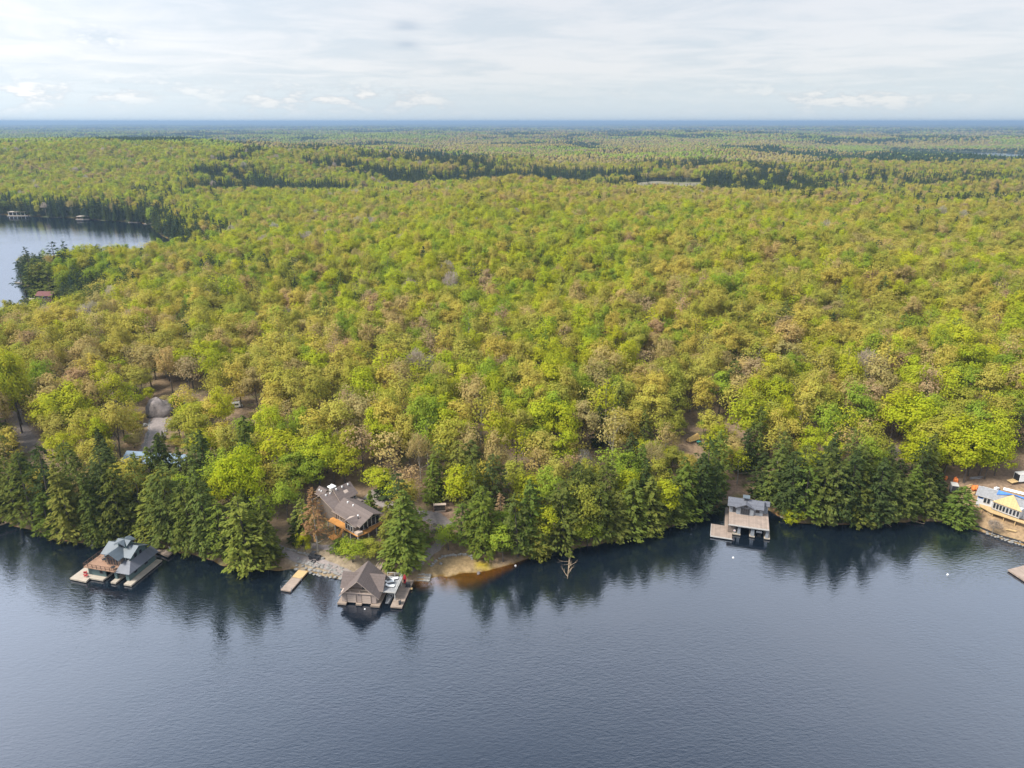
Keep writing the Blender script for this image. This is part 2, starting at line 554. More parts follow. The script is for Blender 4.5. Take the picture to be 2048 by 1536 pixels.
nt.links.new(mp.outputs[0], wl_.inputs['Vector'])
wr_ = N(nt, 'ShaderNodeMapRange'); nt.links.new(wl_.outputs['Fac'], wr_.inputs['Value'])
for k_, v_ in zip(('From Min', 'From Max', 'To Min', 'To Max'), (.36, .64, .55, 1.25)): wr_.inputs[k_].default_value = v_
wm_ = N(nt, 'ShaderNodeMath', operation='MULTIPLY'); nt.links.new(cm_.outputs[0], wm_.inputs[0]); nt.links.new(wr_.outputs[0], wm_.inputs[1])
nt.links.new(wm_.outputs[0], bp.inputs['Strength'])
nt.links.new(wa.outputs[0], bp.inputs['Height'])
lw_ = N(nt, 'ShaderNodeLayerWeight', Blend=.5)
nt.links.new(bp.outputs[0], lw_.inputs['Normal'])
pw_ = N(nt, 'ShaderNodeMath', operation='POWER'); nt.links.new(lw_.outputs['Facing'], pw_.inputs[0]); pw_.inputs[1].default_value = 2.1
fr = N(nt, 'ShaderNodeMath', operation='MULTIPLY_ADD'); nt.links.new(pw_.outputs[0], fr.inputs[0]); fr.inputs[1].default_value = .88; fr.inputs[2].default_value = .058
gl = N(nt, 'ShaderNodeBsdfGlossy', Roughness=.05)
gl.inputs['Color'].default_value = (.84, .89, 1, 1)
nt.links.new(bp.outputs[0], gl.inputs['Normal'])
dat = N(nt, 'ShaderNodeAttribute', attribute_name='depth')
dm = N(nt, 'ShaderNodeMapRange', interpolation_type='SMOOTHSTEP')
dm.inputs['From Min'].default_value = .15; dm.inputs['From Max'].default_value = 2.2
nt.links.new(dat.outputs['Fac'], dm.inputs['Value'])
df = N(nt, 'ShaderNodeBsdfDiffuse')
df.inputs['Color'].default_value = (.005, .009, .015, 1)
tr = N(nt, 'ShaderNodeBsdfTransparent')
tr.inputs['Color'].default_value = (.78, .62, .38, 1)
mb = N(nt, 'ShaderNodeMixShader')
nt.links.new(dm.outputs[0], mb.inputs['Fac'])
nt.links.new(tr.outputs[0], mb.inputs[1]); nt.links.new(df.outputs[0], mb.inputs[2])
ms = N(nt, 'ShaderNodeMixShader')
nt.links.new(fr.outputs[0], ms.inputs['Fac'])
nt.links.new(mb.outputs[0], ms.inputs[1]); nt.links.new(gl.outputs[0], ms.inputs[2])
nt.links.new(ms.outputs[0], out.inputs['Surface'])
wm.materials.append(m)
tag(link('lake_water', wm), 'dark rippled lake water reflecting a pale sky', kind='structure')


# ------------------------------------------------------------------ paths
def ribbon(name, pts, width, mt, label, lift=.10, n=6):
    """a path draped on the ground; pts are (u, v) of its middle in the photo, or (u, v, width)"""
    C = [(Vector(G(p[0], p[1])[:2]), p[2] if len(p) > 2 else width) for p in pts]
    out_ = []
    for i in range(len(C) - 1):
        L = max(2, int((C[i + 1][0] - C[i][0]).length / .8))
        for j in range(L):
            t = j / L
            a = C[max(i - 1, 0)][0]; b_ = C[i][0]; c_ = C[i + 1][0]; d_ = C[min(i + 2, len(C) - 1)][0]
            q = .5 * ((2 * b_) + (c_ - a) * t + (2 * a - 5 * b_ + 4 * c_ - d_) * t * t + (-a + 3 * b_ - 3 * c_ + d_) * t ** 3)
            out_.append((q, C[i][1] * (1 - t) + C[i + 1][1] * t))
    out_.append(C[-1])
    V = []; F = []
    for i, (q, w) in enumerate(out_):
        dd = (out_[min(i + 1, len(out_) - 1)][0] - out_[max(i - 1, 0)][0]).normalized()
        nn = Vector((-dd.y, dd.x))
        wl = w * R.uniform(.42, .56); wr = w * R.uniform(.42, .56)
        for k in range(n + 1):
            o_ = -wl + (wl + wr) * k / n
            p = q + nn * o_
            V.append((p.x, p.y, 0))
        if i:
            for k in range(n):
                a = (i - 1) * (n + 1) + k
                F.append((a, a + 1, a + n + 2, a + n + 1))
    V = np.array(V)
    V[:, 2] = height(V[:, 0], V[:, 1]) + lift
    o = link(name, np_mesh(name, V, F, [mt], smooth=True))
    return tag(o, label, kind='structure')


ribbon('path', [(548, 1092), (575, 1108), (606, 1119), (640, 1127), (668, 1137), (697, 1150)], 2.6, 'gravel', 'grey gravel path along the stone wall by the water')
ribbon('path', [(735, 988, 5), (757, 996, 5), (775, 1010, 4.5), (800, 1022, 4), (845, 1030, 4), (872, 1037, 5), (902, 1052, 2.5)], 4, 'gravel', 'gravel lane behind the cottage leading to the firewood rack')
ribbon('path', [(886, 1078, 2.6), (872, 1096, 2.6), (852, 1110, 3.6), (836, 1124, 3.4), (818, 1142, 2.2)], 2.6, 'gravel', 'gravel path sloping down to the beach')
ribbon('path', [(610, 1090), (640, 1094), (680, 1100), (720, 1104)], 2.0, 'gravel', 'gravel strip below the orange deck')
ribbon('driveway', [(282, 918, 6), (300, 897, 6.5), (310, 868, 6), (316, 845, 5.5), (326, 828, 5), (344, 818, 4)], 6, 'gravel', 'grey driveway curving up past the big granite boulder')
ribbon('path', [(35, 905, 5), (60, 885, 4), (50, 862, 3), (38, 838, 3), (34, 820, 3)], 3, 'gravel', 'pale dirt track at the left edge')

# ------------------------------------------------------------------ buildings
def window(parent, c, w, h, face, frame='trim', t=.08, bars=1, name='window'):
    """c: centre on the wall, face: outward direction angle (deg) in the thing's own frame"""
    mb_ = MB()
    fw = .09
    mb_.box(-w / 2, w / 2, -.02, .03, -h / 2, h / 2, 'glass')
    for a, b_, c_, d_ in ((-w / 2 - fw, w / 2 + fw, h / 2, h / 2 + fw), (-w / 2 - fw, w / 2 + fw, -h / 2 - fw, -h / 2)):
        mb_.box(a, b_, -.02, t, c_, d_, frame)
    for a, b_ in ((-w / 2 - fw, -w / 2), (w / 2, w / 2 + fw)):
        mb_.box(a, b_, -.02, t, -h / 2, h / 2, frame)
    for k in range(1, bars):
        x = -w / 2 + w * k / bars
        mb_.box(x - .04, x + .04, .03, t - .01, -h / 2, h / 2, frame)
    o = mb_.build(name, parent)
    o.location = c
    o.rotation_euler.z = rad(face - 90)
    return o


def railing(parent, pts, z, h=1.0, post='darktrim', step=1.5, wires=3, name='railing', r=.05):
    mb_ = MB()
    for (a, b_) in zip(pts[:-1], pts[1:]):
        L = math.hypot(b_[0] - a[0], b_[1] - a[1]); n = max(1, round(L / step))
        for i in range(n + 1):
            x = a[0] + (b_[0] - a[0]) * i / n; y = a[1] + (b_[1] - a[1]) * i / n
            mb_.box(x - r, x + r, y - r, y + r, z, z + h, post)
        for w_ in range(wires):
            zz = z + h * (w_ + 1) / wires
            mb_.tube([(a[0], a[1], zz), (b_[0], b_[1], zz)], [r * (1.1 if w_ == wires - 1 else .35)] * 2, post, 4)
    return mb_.build(name, parent)


def chair(name, x, y, z, rz, m, label, cat='chair', group=None):
    t = empty(name, label, cat, (x, y, z), rz, group)
    s = MB(); s.box(-.3, .3, -.3, .3, .36, .43, m); s.build('seat', t)
    s = MB(); s.hexa([(-.3, .24, .43), (.3, .24, .43), (.3, .31, .43), (-.3, .31, .43), (-.3, .42, 1.0), (.3, .42, 1.0), (.3, .49, 1.0), (-.3, .49, 1.0)], m); s.build('backrest', t)
    for sx in (-.3, .3):
        for sy in (-.27, .27):
            s = MB(); s.box(sx - .04, sx + .04, sy - .04, sy + .04, 0, .36, m); s.build('leg', t)
        s = MB(); s.box(sx - .07, sx + .07, -.32, .32, .62, .66, m); s.build('armrest', t)
    return t


def wpt(root, p):
    a = root.rotation_euler.z; x, y = p[0], p[1]
    return (root.location.x + x * math.cos(a) - y * math.sin(a), root.location.y + x * math.sin(a) + y * math.cos(a), p[2])


# ---- blue-grey boathouse on the left
t = empty('boathouse', 'blue-grey two-slip boathouse with metal roofs and a red cedar upper deck', 'boathouse', (-108.9, 156.0, 0), rad(-13.7), 'boathouses on the lake')
BHL = t
s = MB()
s.box(.15, 1.2, -.0, 9.4, .6, 3.2, 'tealwall')
s.box(0, 5.3, 0, .25, .6, 3.2, 'tealwall')
s.box(12.0, 12.25, 0, 9.4, .6, 3.1, 'tealwall')
s.box(0, 12.2, 9.4, 9.65, .6, 3.15, 'tealwall')
s.box(5.31, 12.0, .02, .24, 2.75, 3.2, 'tealwall')
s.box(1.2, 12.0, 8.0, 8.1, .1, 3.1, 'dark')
s.build('wall', t)
for x0, x1 in ((7.95, 8.75), (11.35, 12.28)):
    s = MB(); s.box(x0, x1, -.06, .55, .6, 3.0, 'tealwall'); s.build('pillar', t)
s = MB()
for a in ((-.5, 5.4, -1.35, -.02), (-.55, .14, -.02, 9.6), (7.9, 9.4, -1.6, 6.5), (11.7, 13.95, -1.5, -.02), (12.3, 13.9, -.02, 9.9), (5.2, 5.5, -.02, 8)):
    s.box(a[0], a[1], a[2], a[3], .2, .6, 'paledeck')
s.prism([(-3.4, -2.7), (1.75, -2.95), (1.4, -1.36), (-.56, -1.34), (-.56, 2.1), (-3.4, 2.1)], .22, .62, 'paledeck')
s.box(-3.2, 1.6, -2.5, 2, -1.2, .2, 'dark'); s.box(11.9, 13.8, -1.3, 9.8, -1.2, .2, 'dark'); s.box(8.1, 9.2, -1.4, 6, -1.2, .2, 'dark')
s.build('dock', t)
s = MB(); s.box(-.15, 9.15, -1.0, 9.7, 3.2, 3.42, 'cedardeck'); s.build('upper_deck', t)
railing(t, [(-.1, 9.5), (-.1, -.93), (9.05, -.93)], 3.42, 1.0, 'brownwall', 1.4, 3)
s = MB()
s.slab([(9.16, -.85, 3.15), (13.4, -.85, 3.15), (11.3, 2.4, 4.75), (9.16, 2.4, 4.75)], .12, 'darkroof')
s.slab([(13.4, -.85, 3.15), (13.4, 9.9, 3.15), (11.3, 9.9, 4.75), (11.3, 2.4, 4.75)], .12, 'darkroof')
s.build('low_roof', t)
s = MB()
s.box(4.95, 9.3, 1.3, 2.6, 3.43, 5.9, 'cedarwall'); s.box(3.3, 11.15, 2.61, 8.2, 3.43, 6.0, 'tealwall')
s.hexa([(4.95, 1.3, 5.9), (9.3, 1.3, 5.9), (9.3, 2.6, 5.9), (4.95, 2.6, 5.9), (7.1, 1.3, 7.2), (7.15, 1.3, 7.2), (7.15, 2.6, 7.2), (7.1, 2.6, 7.2)], 'cedarwall')
s.hexa([(3.3, 2.61, 6), (11.15, 2.61, 6), (11.15, 8.2, 6), (3.3, 8.2, 6), (3.3, 5.35, 7.35), (11.15, 5.35, 7.35), (11.15, 5.45, 7.35), (3.3, 5.45, 7.35)], 'tealwall')
s.build('cabin', t)
s = MB()
s.slab([(2.75, 2.1, 5.75), (11.85, 2.1, 5.75), (11.85, 5.4, 7.5), (2.75, 5.4, 7.5)], .14, 'metalroof')
s.slab([(2.75, 5.4, 7.5), (11.85, 5.4, 7.5), (11.85, 8.7, 5.75), (2.75, 8.7, 5.75)], .14, 'metalroof')
s.slab([(4.55, .3, 5.85), (7.12, .3, 7.52), (7.12, 5.4, 7.52), (4.55, 3.0, 5.85)], .14, 'metalroof')
s.slab([(9.7, .3, 5.85), (9.7, 3.0, 5.85), (7.12, 5.4, 7.52), (7.12, .3, 7.52)], .14, 'metalroof')
s.build('roof', t)
s = MB()
s.box(6.5, 8.9, 4.3, 6.7, 6.8, 8.0, 'tealwall'); s.build('cupola', t)
s = MB()
for k in range(4):
    def rt(p, k=k):
        x, y = p[0] - 7.7, p[1] - 5.5
        for _ in range(k): x, y = -y, x
        return (x + 7.7, y + 5.5, p[2])
    s.slab([rt((6.0, 3.55, 7.95)), rt((7.7, 3.55, 8.75)), rt((7.7, 5.5, 8.76)), ], .1, 'metalroof')
    s.slab([rt((7.7, 3.55, 8.75)), rt((9.4, 3.55, 7.95)), rt((7.7, 5.5, 8.76))], .1, 'metalroof')
s.build('cupola_roof', t)
window(t, (4.0, -.03, 2.0), .7, 1.0, -90, 'darktrim')
for y in (2.4, 6.2): window(t, (12.28, y, 2.1), .9, 1.0, 0, 'darktrim')
window(t, (11.18, 4.4, 5.1), .8, 1.1, 0, 'darktrim'); window(t, (11.18, 6.2, 5.1), .8, 1.1, 0, 'darktrim')
window(t, (7.1, 1.27, 4.7), 3.2, 2.0, -90, 'cedardeck', bars=4, name='glass_door')
window(t, (7.7, 4.27, 7.5), 1.4, .5, -90, 'darktrim')
window(t, (10.3, 2.58, 5.2), .9, .9, -90, 'trim')
chair('dock_chair', *wpt(t, (.25, .9 - 2.1, .62)), rad(160), 'red', 'red armchair on the pale dock of the blue-grey boathouse', group=None)
chair('dock_chair', *wpt(t, (-.9, -.2, .62)), rad(200), 'red', 'red armchair nearest the wall on the blue-grey boathouse dock')
for (x, y, lb) in ((3.4, 2.3, 'dark patio table on the red cedar upper deck'), (8.2, -.2, 'dark patio table by the front railing of the cedar deck')):
    o = empty('patio_table', lb, 'table', wpt(t, (x, y, 3.42)), .4)
    q = MB(); q.prism([(.6 * math.cos(k * .785), .6 * math.sin(k * .785)) for k in range(8)], .7, .76, 'black'); q.build('tabletop', o)
    for k in range(4):
        q = MB(); a = k * 1.571 + .4; q.tube([(.45 * math.cos(a), .45 * math.sin(a), 0), (.4 * math.cos(a), .4 * math.sin(a), .7)], [.035] * 2, 'black', 4); q.build('leg', o)
# shore dock and stone steps behind
o = tag(MB().prism([(8.6, 13.1), (14.4, 11.5), (14.5, 15.0), (11.8, 14.3)], .35, .85, 'greydeck').build('shore_dock'), 'brown triangular wooden dock on the bank behind the blue-grey boathouse', 'dock')
o.location = t.location; o.rotation_euler = t.rotation_euler
chair('lawn_chair', *wpt(t, (9.1, 13.4, .85)), rad(150), 'white', 'white armchair at the boathouse end of the triangular dock')
chair('lawn_chair', *wpt(t, (13.4, 14.3, .85)), rad(110), 'white', 'white armchair at the wooded end of the triangular dock')
s = MB()
for k in range(9):
    f = k / 8
    x, y = 3.2 + .7 * f, 13.6 + 5.2 * f
    g = wpt(t, (x, y, 0)); z = max(.5 + 2.2 * f, H1(g[0], g[1]) + .1)
    s.box(x - 1.0, x + 1.0, y - .05, y + .55, z - .8, z, 'stone')
o = s.build('stone_steps'); o.location = t.location; o.rotation_euler = t.rotation_euler
tag(o, 'pale flagstone steps climbing the bank behind the blue-grey boathouse', 'steps')

# ---- A-frame boathouse, centre
t = empty('boathouse', 'taupe A-frame boathouse with two closed garage doors and a side terrace', 'boathouse', (-41.3, 145.0, 0), rad(-7.4), 'boathouses on the lake')
BHA = t
s = MB()
s.box(0, 8.6, 0, .25, .6, 3.15, 'taupewall'); s.box(0, .25, .25, 7.2, .6, 3.15, 'taupewall'); s.box(8.35, 8.6, .25, 7.2, .6, 3.15, 'taupewall')
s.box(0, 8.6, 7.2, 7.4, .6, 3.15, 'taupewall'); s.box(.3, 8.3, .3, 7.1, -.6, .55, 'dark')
s.hexa([(1.5, 1.7, 3.4), (7.8, 1.7, 3.4), (7.8, 1.9, 3.4), (1.5, 1.9, 3.4), (4.6, 1.7, 6.7), (4.7, 1.7, 6.7), (4.7, 1.9, 6.7), (4.6, 1.9, 6.7)], 'taupewall')
s.hexa([(.6, 7.0, 3.2), (8.6, 7.0, 3.2), (8.6, 7.2, 3.2), (.6, 7.2, 3.2), (4.6, 7.0, 7), (4.7, 7.0, 7), (4.7, 7.2, 7), (4.6, 7.2, 7)], 'taupewall')
for xx in (-.25, 8.55):
    s.hexa([(xx, 1.9, 3.1), (xx + .3, 1.9, 3.1), (xx + .3, 6.3, 3.1), (xx, 6.3, 3.1), (xx, 4.0, 5.9), (xx + .3, 4.0, 5.9), (xx + .3, 4.2, 5.9), (xx, 4.2, 5.9)], 'taupewall')
s.build('wall', t)
for x0, x1 in ((1.4, 3.6), (5.1, 7.3)):
    s = MB(); s.box(x0, x1, -.06, .02, .45, 2.55, 'taupetrim')
    for k in range(1, 4): s.box(x0, x1, -.075, -.055, .45 + k * .52, .48 + k * .52, 'cedarwall')
    s.box(x0 - .12, x0, -.09, .02, .45, 2.67, 'cedarwall'); s.box(x1, x1 + .12, -.09, .02, .45, 2.67, 'cedarwall')
    s.build('garage_door', t)
s = MB(); s.box(.0, 8.6, -.25, 1.7, 3.16, 3.36, 'taupetrim'); s.build('balcony', t)
s = MB()
s.box(.7, 8.2, -.2, -.12, 3.36, 3.5, 'taupetrim')
for x in (2.3, 4.65, 6.9): s.box(x - .07, x + .07, -.22, -.08, 3.36, 4.35, 'taupetrim')
s.box(1.3, 8.0, -.2, -.12, 4.25, 4.35, 'taupetrim')
s.build('railing', t)
s = MB()
th = .16
s.slab([(-.35, -1.1, 2.75), (4.65, -1.25, 7.45), (4.65, 7.6, 7.45), (-.35, 7.6, 2.75)], th, 'shingle', 'taupetrim')
s.slab([(9.65, -1.1, 2.75), (9.65, 7.6, 2.75), (4.65, 7.6, 7.45), (4.65, -1.25, 7.45)], th, 'shingle', 'taupetrim')
for sx in (0, 1):
    def fx(x): return x if sx == 0 else 9.3 - x
    pts1 = [(fx(-.75), 1.3, 3.4), (fx(1.0), 1.3, 3.4), (fx(3.55), 4.1, 6.25), (fx(-.75), 4.1, 6.25)]
    pts2 = [(fx(-.75), 4.1, 6.25), (fx(3.55), 4.1, 6.25), (fx(1.0), 6.9, 3.4), (fx(-.75), 6.9, 3.4)]
    if sx: pts1.reverse(); pts2.reverse()
    s.slab(pts1, th, 'shingle', 'taupetrim'); s.slab(pts2, th, 'shingle', 'taupetrim')
s.build('roof', t)
s = MB(); s.box(4.75, 5.35, 1.55, 1.69, 3.4, 5.4, 'glass'); s.box(5.36, 6.4, 1.6, 1.69, 3.4, 4.9, 'green'); s.box(4.68, 4.74, 1.53, 1.69, 3.4, 5.5, 'trim'); s.build('glass_door', t)
s = MB()
for a in ((-.9, 1.3, -1.0, -.1), (3.65, 5.1, -.75, -.1), (7.35, 9.6, -.9, -.1), (8.61, 9.6, -.1, 8.2), (-.9, -.02, -.1, 8.0)):
    s.box(a[0], a[1], a[2], a[3], .2, .6, 'greydecky'); s.box(a[0] + .1, a[1] - .1, a[2] + .1, a[3] - .1, -1.2, .2, 'dark')
s.box(12.25, 15.1, -.6, 10.4, .25, .62, 'greydecky'); s.box(12.4, 14.9, -.4, 10.3, -1.2, .25, 'dark')
s.box(9.6, 12.25, 8.1, 10.2, .2, .6, 'greydecky')
s.build('dock', t)
s = MB(); s.box(9.0, 13.0, 1.6, 8.0, 2.95, 3.12, 'terrace'); s.box(8.95, 13.05, 1.55, 1.62, 2.85, 3.2, 'trim'); s.box(12.98, 13.06, 1.6, 8.05, 2.85, 3.2, 'trim'); s.build('terrace', t)
railing(t, [(9.2, 7.95), (12.95, 7.95), (12.95, 1.65)], 3.12, 1.0, 'trim', 1.9, 2, r=.06)
for p in ((12.7, 1.9), (12.7, 7.7), (9.9, 7.7)):
    s = MB(); s.box(p[0] - .09, p[0] + .09, p[1] - .09, p[1] + .09, .6, 2.95, 'trim'); s.build('post', t)
for x in (.3, 4.4, 8.2):
    s = MB(); s.box(x - .1, x + .1, -.2, -.06, 2.72, 2.98, 'darktrim'); s.build('wall_lamp', t)


def lounger(x, y, z, rz, label):
    o = empty('sun_lounger', label, 'sun lounger', (x, y, z), rz, 'loungers on the boathouse terrace')
    q = MB(); q.box(-.35, .35, -.6, 1.0, .3, .42, 'white'); q.build('seat', o)
    q = MB(); q.hexa([(-.35, -1.1, .75), (.35, -1.1, .75), (.35, -.6, .3), (-.35, -.6, .3), (-.35, -1.1, .87), (.35, -1.1, .87), (.35, -.6, .42), (-.35, -.6, .42)], 'white'); q.build('backrest', o)
    for a, b_ in ((-.3, -.55), (.3, -.55), (-.3, .9), (.3, .9)):
        q = MB(); q.box(a - .03, a + .03, b_ - .03, b_ + .03, 0, .3, 'steel'); q.build('leg', o)


for x, y, a, lb in ((11.3, 6.5, -60, 'white lounger at the back of the boathouse terrace'), (10.6, 5.2, -65, 'white lounger in the middle of the boathouse terrace'), (11.2, 3.6, -85, 'white lounger at the lake end of the boathouse terrace')):
    q = wpt(t, (x, y, 3.12)); lounger(q[0], q[1], q[2], t.rotation_euler.z + rad(a), lb)
# things on the right hand dock
o = empty('kayak', 'red kayak standing on end beside the boathouse terrace', 'kayak', wpt(t, (13.3, 8.6, .62)), t.rotation_euler.z)
q = MB(); q.tube([(0, 0, 0), (0, .05, .4), (0, .1, 1.3), (0, .2, 2.2), (0, .3, 2.6)], [.08, .34, .42, .3, .05], 'red', 8); q.build('hull', o)
q = MB(); q.tube([(0, -.33, 1.0), (0, -.27, 1.5)], [.18, .18], 'black', 6); q.build('cockpit', o)
o = empty('barbecue', 'black covered barbecue on the dock beside the red kayak', 'barbecue', wpt(t, (14.4, 7.6, .62)), t.rotation_euler.z)
q = MB(); q.hexa([(-.6, -.4, 0), (.6, -.4, 0), (.6, .4, 0), (-.6, .4, 0), (-.5, -.3, .95), (.5, -.3, .95), (.5, .3, .95), (-.5, .3, .95)], 'black'); q.build('cover', o)
q = MB(); q.tube([(-.5, 0, 1.0), (.5, 0, 1.0)], [.3, .3], 'black', 8); q.build('lid', o)
o = empty('bench', 'black bench at the lake end of the side dock', 'bench', wpt(t, (14.2, .8, .62)), t.rotation_euler.z + .3)
q = MB(); q.box(-.3, .3, -.6, .6, .4, .48, 'black'); q.build('seat', o)
q = MB(); q.box(.25, .33, -.6, .6, .48, .95, 'black'); q.build('backrest', o)
for a in (-.5, .5):
    q = MB(); q.box(-.28, .28, a - .05, a + .05, 0, .4, 'black'); q.build('leg', o)
tag(MB().rock((0, 0, .0), (.4, .4, .3), 'yellowwood').build('mooring_float', loc=wpt(t, (15.35, 7.2, .35))), 'yellow mooring float hanging at the side dock corner', 'float')
tag(MB().rock((0, 0, 0), (.22, .22, .22), 'white').build('buoy', loc=wpt(t, (6.2, -1.6, 0))), 'small white float in front of the garage doors', 'buoy')
# boat in the side slip
o = empty('motorboat', 'small grey motorboat moored in the slip under the terrace', 'boat', wpt(t, (10.9, 3.0, 0)), t.rotation_euler.z)
q = MB(); q.hexa([(-.5, -1.9, -.1), (.5, -1.9, -.1), (.7, 2.4, -.1), (-.7, 2.4, -.1), (-.3, -2.5, .55), (.3, -2.5, .55), (.9, 2.5, .55), (-.9, 2.5, .55)], 'terrace'); q.build('hull', o)
q = MB(); q.hexa([(-.6, -.3, .55), (.6, -.3, .55), (.6, .2, .55), (-.6, .2, .55), (-.5, 0, 1.0), (.5, 0, 1.0), (.5, .15, 1.0), (-.5, .15, 1.0)], 'glass'); q.build('windscreen', o)
# gangway up from the boathouse
s = MB()
a0 = Vector((4.6, 8.2, 2.2)); a1 = Vector((5.4, 14.2, 4.6)); a1.z = H1(*wpt(t, a1)[:2]) + .2; a0.z = a1.z - .8
s.hexa([(a0.x - .6, a0.y, a0.z - .2), (a0.x + .6, a0.y, a0.z - .2), (a1.x + .6, a1.y, a1.z - .2), (a1.x - .6, a1.y, a1.z - .2), (a0.x - .6, a0.y, a0.z), (a0.x + .6, a0.y, a0.z), (a1.x + .6, a1.y, a1.z), (a1.x - .6, a1.y, a1.z)], 'greydecky')
for sx in (-.6, .6):
    s.tube([(a0.x + sx, a0.y, a0.z + .9), (a1.x + sx, a1.y, a1.z + .9)], [.06] * 2, 'taupetrim', 4)
    for f in (0, .33, .66, 1):
        p = a0.lerp(a1, f); s.box(p.x + sx - .05, p.x + sx + .05, p.y - .05, p.y + .05, p.z - .1, p.z + .9, 'taupetrim')
o = s.build('gangway'); o.location = t.location; o.rotation_euler = t.rotation_euler
tag(o, 'brown wooden gangway with railings behind the A-frame boathouse', 'gangway')

# ---- grey boathouse on the right
t = empty('boathouse', 'grey shingled boathouse with a cupola and a broad plank roof deck', 'boathouse', (62.5, 175.7, 0), rad(-16.8), 'boathouses on the lake')
BHG = t
s = MB()
s.box(.4, .65, .6, 9.2, .6, 3.3, 'greywall'); s.box(9.35, 9.6, .6, 9.2, .6, 3.3, 'greywall'); s.box(.4, 9.6, 9.2, 9.4, .6, 3.3, 'greywall')
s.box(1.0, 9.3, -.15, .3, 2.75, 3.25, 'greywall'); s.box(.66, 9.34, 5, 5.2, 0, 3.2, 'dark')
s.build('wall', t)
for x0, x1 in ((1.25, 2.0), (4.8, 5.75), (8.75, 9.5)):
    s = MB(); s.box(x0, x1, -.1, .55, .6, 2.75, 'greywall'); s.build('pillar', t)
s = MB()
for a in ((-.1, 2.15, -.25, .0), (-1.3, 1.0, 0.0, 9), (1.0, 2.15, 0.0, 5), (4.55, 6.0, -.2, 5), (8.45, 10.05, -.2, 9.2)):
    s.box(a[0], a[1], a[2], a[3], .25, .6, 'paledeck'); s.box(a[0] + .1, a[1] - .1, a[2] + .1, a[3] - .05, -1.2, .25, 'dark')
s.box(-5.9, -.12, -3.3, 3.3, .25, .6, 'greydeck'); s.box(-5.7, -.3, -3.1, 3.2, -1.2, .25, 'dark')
s.box(-2.25, -1.32, 3.3, 14.2, .25, .6, 'greydeck')
s.box(-6.0, -5.9, -3.4, 3.4, .3, .62, 'trim'); s.box(-6.0, -.02, -3.4, -3.3, .3, .62, 'trim')
s.build('dock', t)
s = MB(); s.box(-1.35, -1.2, .2, 9.0, .6, 3.3, 'cedarwall'); s.box(-1.35, .4, .1, .25, .6, 3.3, 'cedarwall'); s.build('side_screen', t)
s = MB(); s.box(-1.35, 9.5, -.75, 9.3, 3.32, 3.6, 'greydeck'); s.box(-1.37, 9.52, -.8, -.72, 3.3, 3.66, 'trim'); s.build('roof_deck', t)
s = MB()
s.box(-1.3, 7.9, 6.4, 9.9, 3.6, 6.0, 'greywall'); s.box(.65, 5.35, 5.75, 6.4, 3.6, 5.9, 'greywall')
s.box(7.9, 9.3, 8.2, 9.7, 3.6, 6.0, 'greywall')
s.hexa([(.65, 5.75, 5.9), (5.35, 5.75, 5.9), (5.35, 6.6, 5.9), (.65, 6.6, 5.9), (2.95, 5.75, 7.0), (3.05, 5.75, 7.0), (3.05, 6.6, 7.0), (2.95, 6.6, 7.0)], 'greywall')
s.build('cabin', t)
s = MB()
s.slab([(-1.95, 5.6, 5.95), (8.05, 5.6, 5.95), (8.05, 8.1, 7.6), (-1.95, 8.1, 7.6)], .16, 'greyshingle', 'darktrim')
s.slab([(-1.95, 8.1, 7.6), (8.05, 8.1, 7.6), (8.05, 10.5, 5.95), (-1.95, 10.5, 5.95)], .16, 'greyshingle', 'darktrim')
s.slab([(8.06, 7.9, 6.1), (9.65, 7.9, 6.1), (9.65, 8.9, 7.3), (8.06, 8.9, 7.3)], .16, 'greyshingle', 'darktrim')
s.slab([(8.06, 8.9, 7.3), (9.65, 8.9, 7.3), (9.65, 10.2, 6.1), (8.06, 10.2, 6.1)], .16, 'greyshingle', 'darktrim')
s.slab([(.2, 5.1, 5.85), (3.0, 5.1, 7.25), (3.0, 7.9, 7.3), (.2, 5.9, 5.9)], .16, 'greyshingle', 'darktrim')
s.slab([(5.8, 5.1, 5.85), (5.8, 5.9, 5.9), (3.0, 7.9, 7.3), (3.0, 5.1, 7.25)], .16, 'greyshingle', 'darktrim')
s.build('roof', t)
s = MB(); s.box(2.45, 3.55, 7.5, 8.7, 7.2, 8.3, 'darktrim'); s.build('cupola', t)
s = MB(); s.slab([(2.05, 7.1, 8.3), (3.95, 7.1, 8.3), (3.95, 8.1, 8.85), (2.05, 8.1, 8.85)], .1, 'metalroof'); s.slab([(2.05, 8.1, 8.85), (3.95, 8.1, 8.85), (3.95, 9.1, 8.3), (2.05, 9.1, 8.3)], .1, 'metalroof'); s.build('cupola_roof', t)
window(t, (3.0, 5.72, 4.75), 2.3, 1.7, -90, 'darktrim', bars=4, name='glass_door'); window(t, (3.0, 5.72, 6.25), .8, .55, -90, 'darktrim', bars=2)
window(t, (6.4, 6.37, 5.1), .9, 1.0, -90, 'darktrim'); window(t, (0.0, 6.37, 4.8), .7, 1.8, -90, 'darktrim', name='door')
q = MB(); q.tube([(0, 0, 0), (0, 0, .9)], [.04, .04], 'steel', 5); q.box(-.28, .28, -.03, .03, .6, 1.1, 'white'); q.box(-.2, .2, -.045, -.03, .78, .92, 'red')
o = q.build('sign_post', loc=wpt(t, (.45, -.1, .6)), rz=t.rotation_euler.z)
tag(o, 'small white and red sign at the front of the grey boathouse', 'sign')
o = empty('motorboat', 'dark blue motorboat in the outer slip of the grey boathouse', 'boat', wpt(t, (7.2, 2.6, 0)), t.rotation_euler.z)
q = MB(); q.hexa([(-.5, -1.9, -.1), (.5, -1.9, -.1), (.7, 2.0, -.1), (-.7, 2.0, -.1), (-.3, -2.3, .6), (.3, -2.3, .6), (.9, 2.1, .6), (-.9, 2.1, .6)], 'black'); q.build('hull', o)
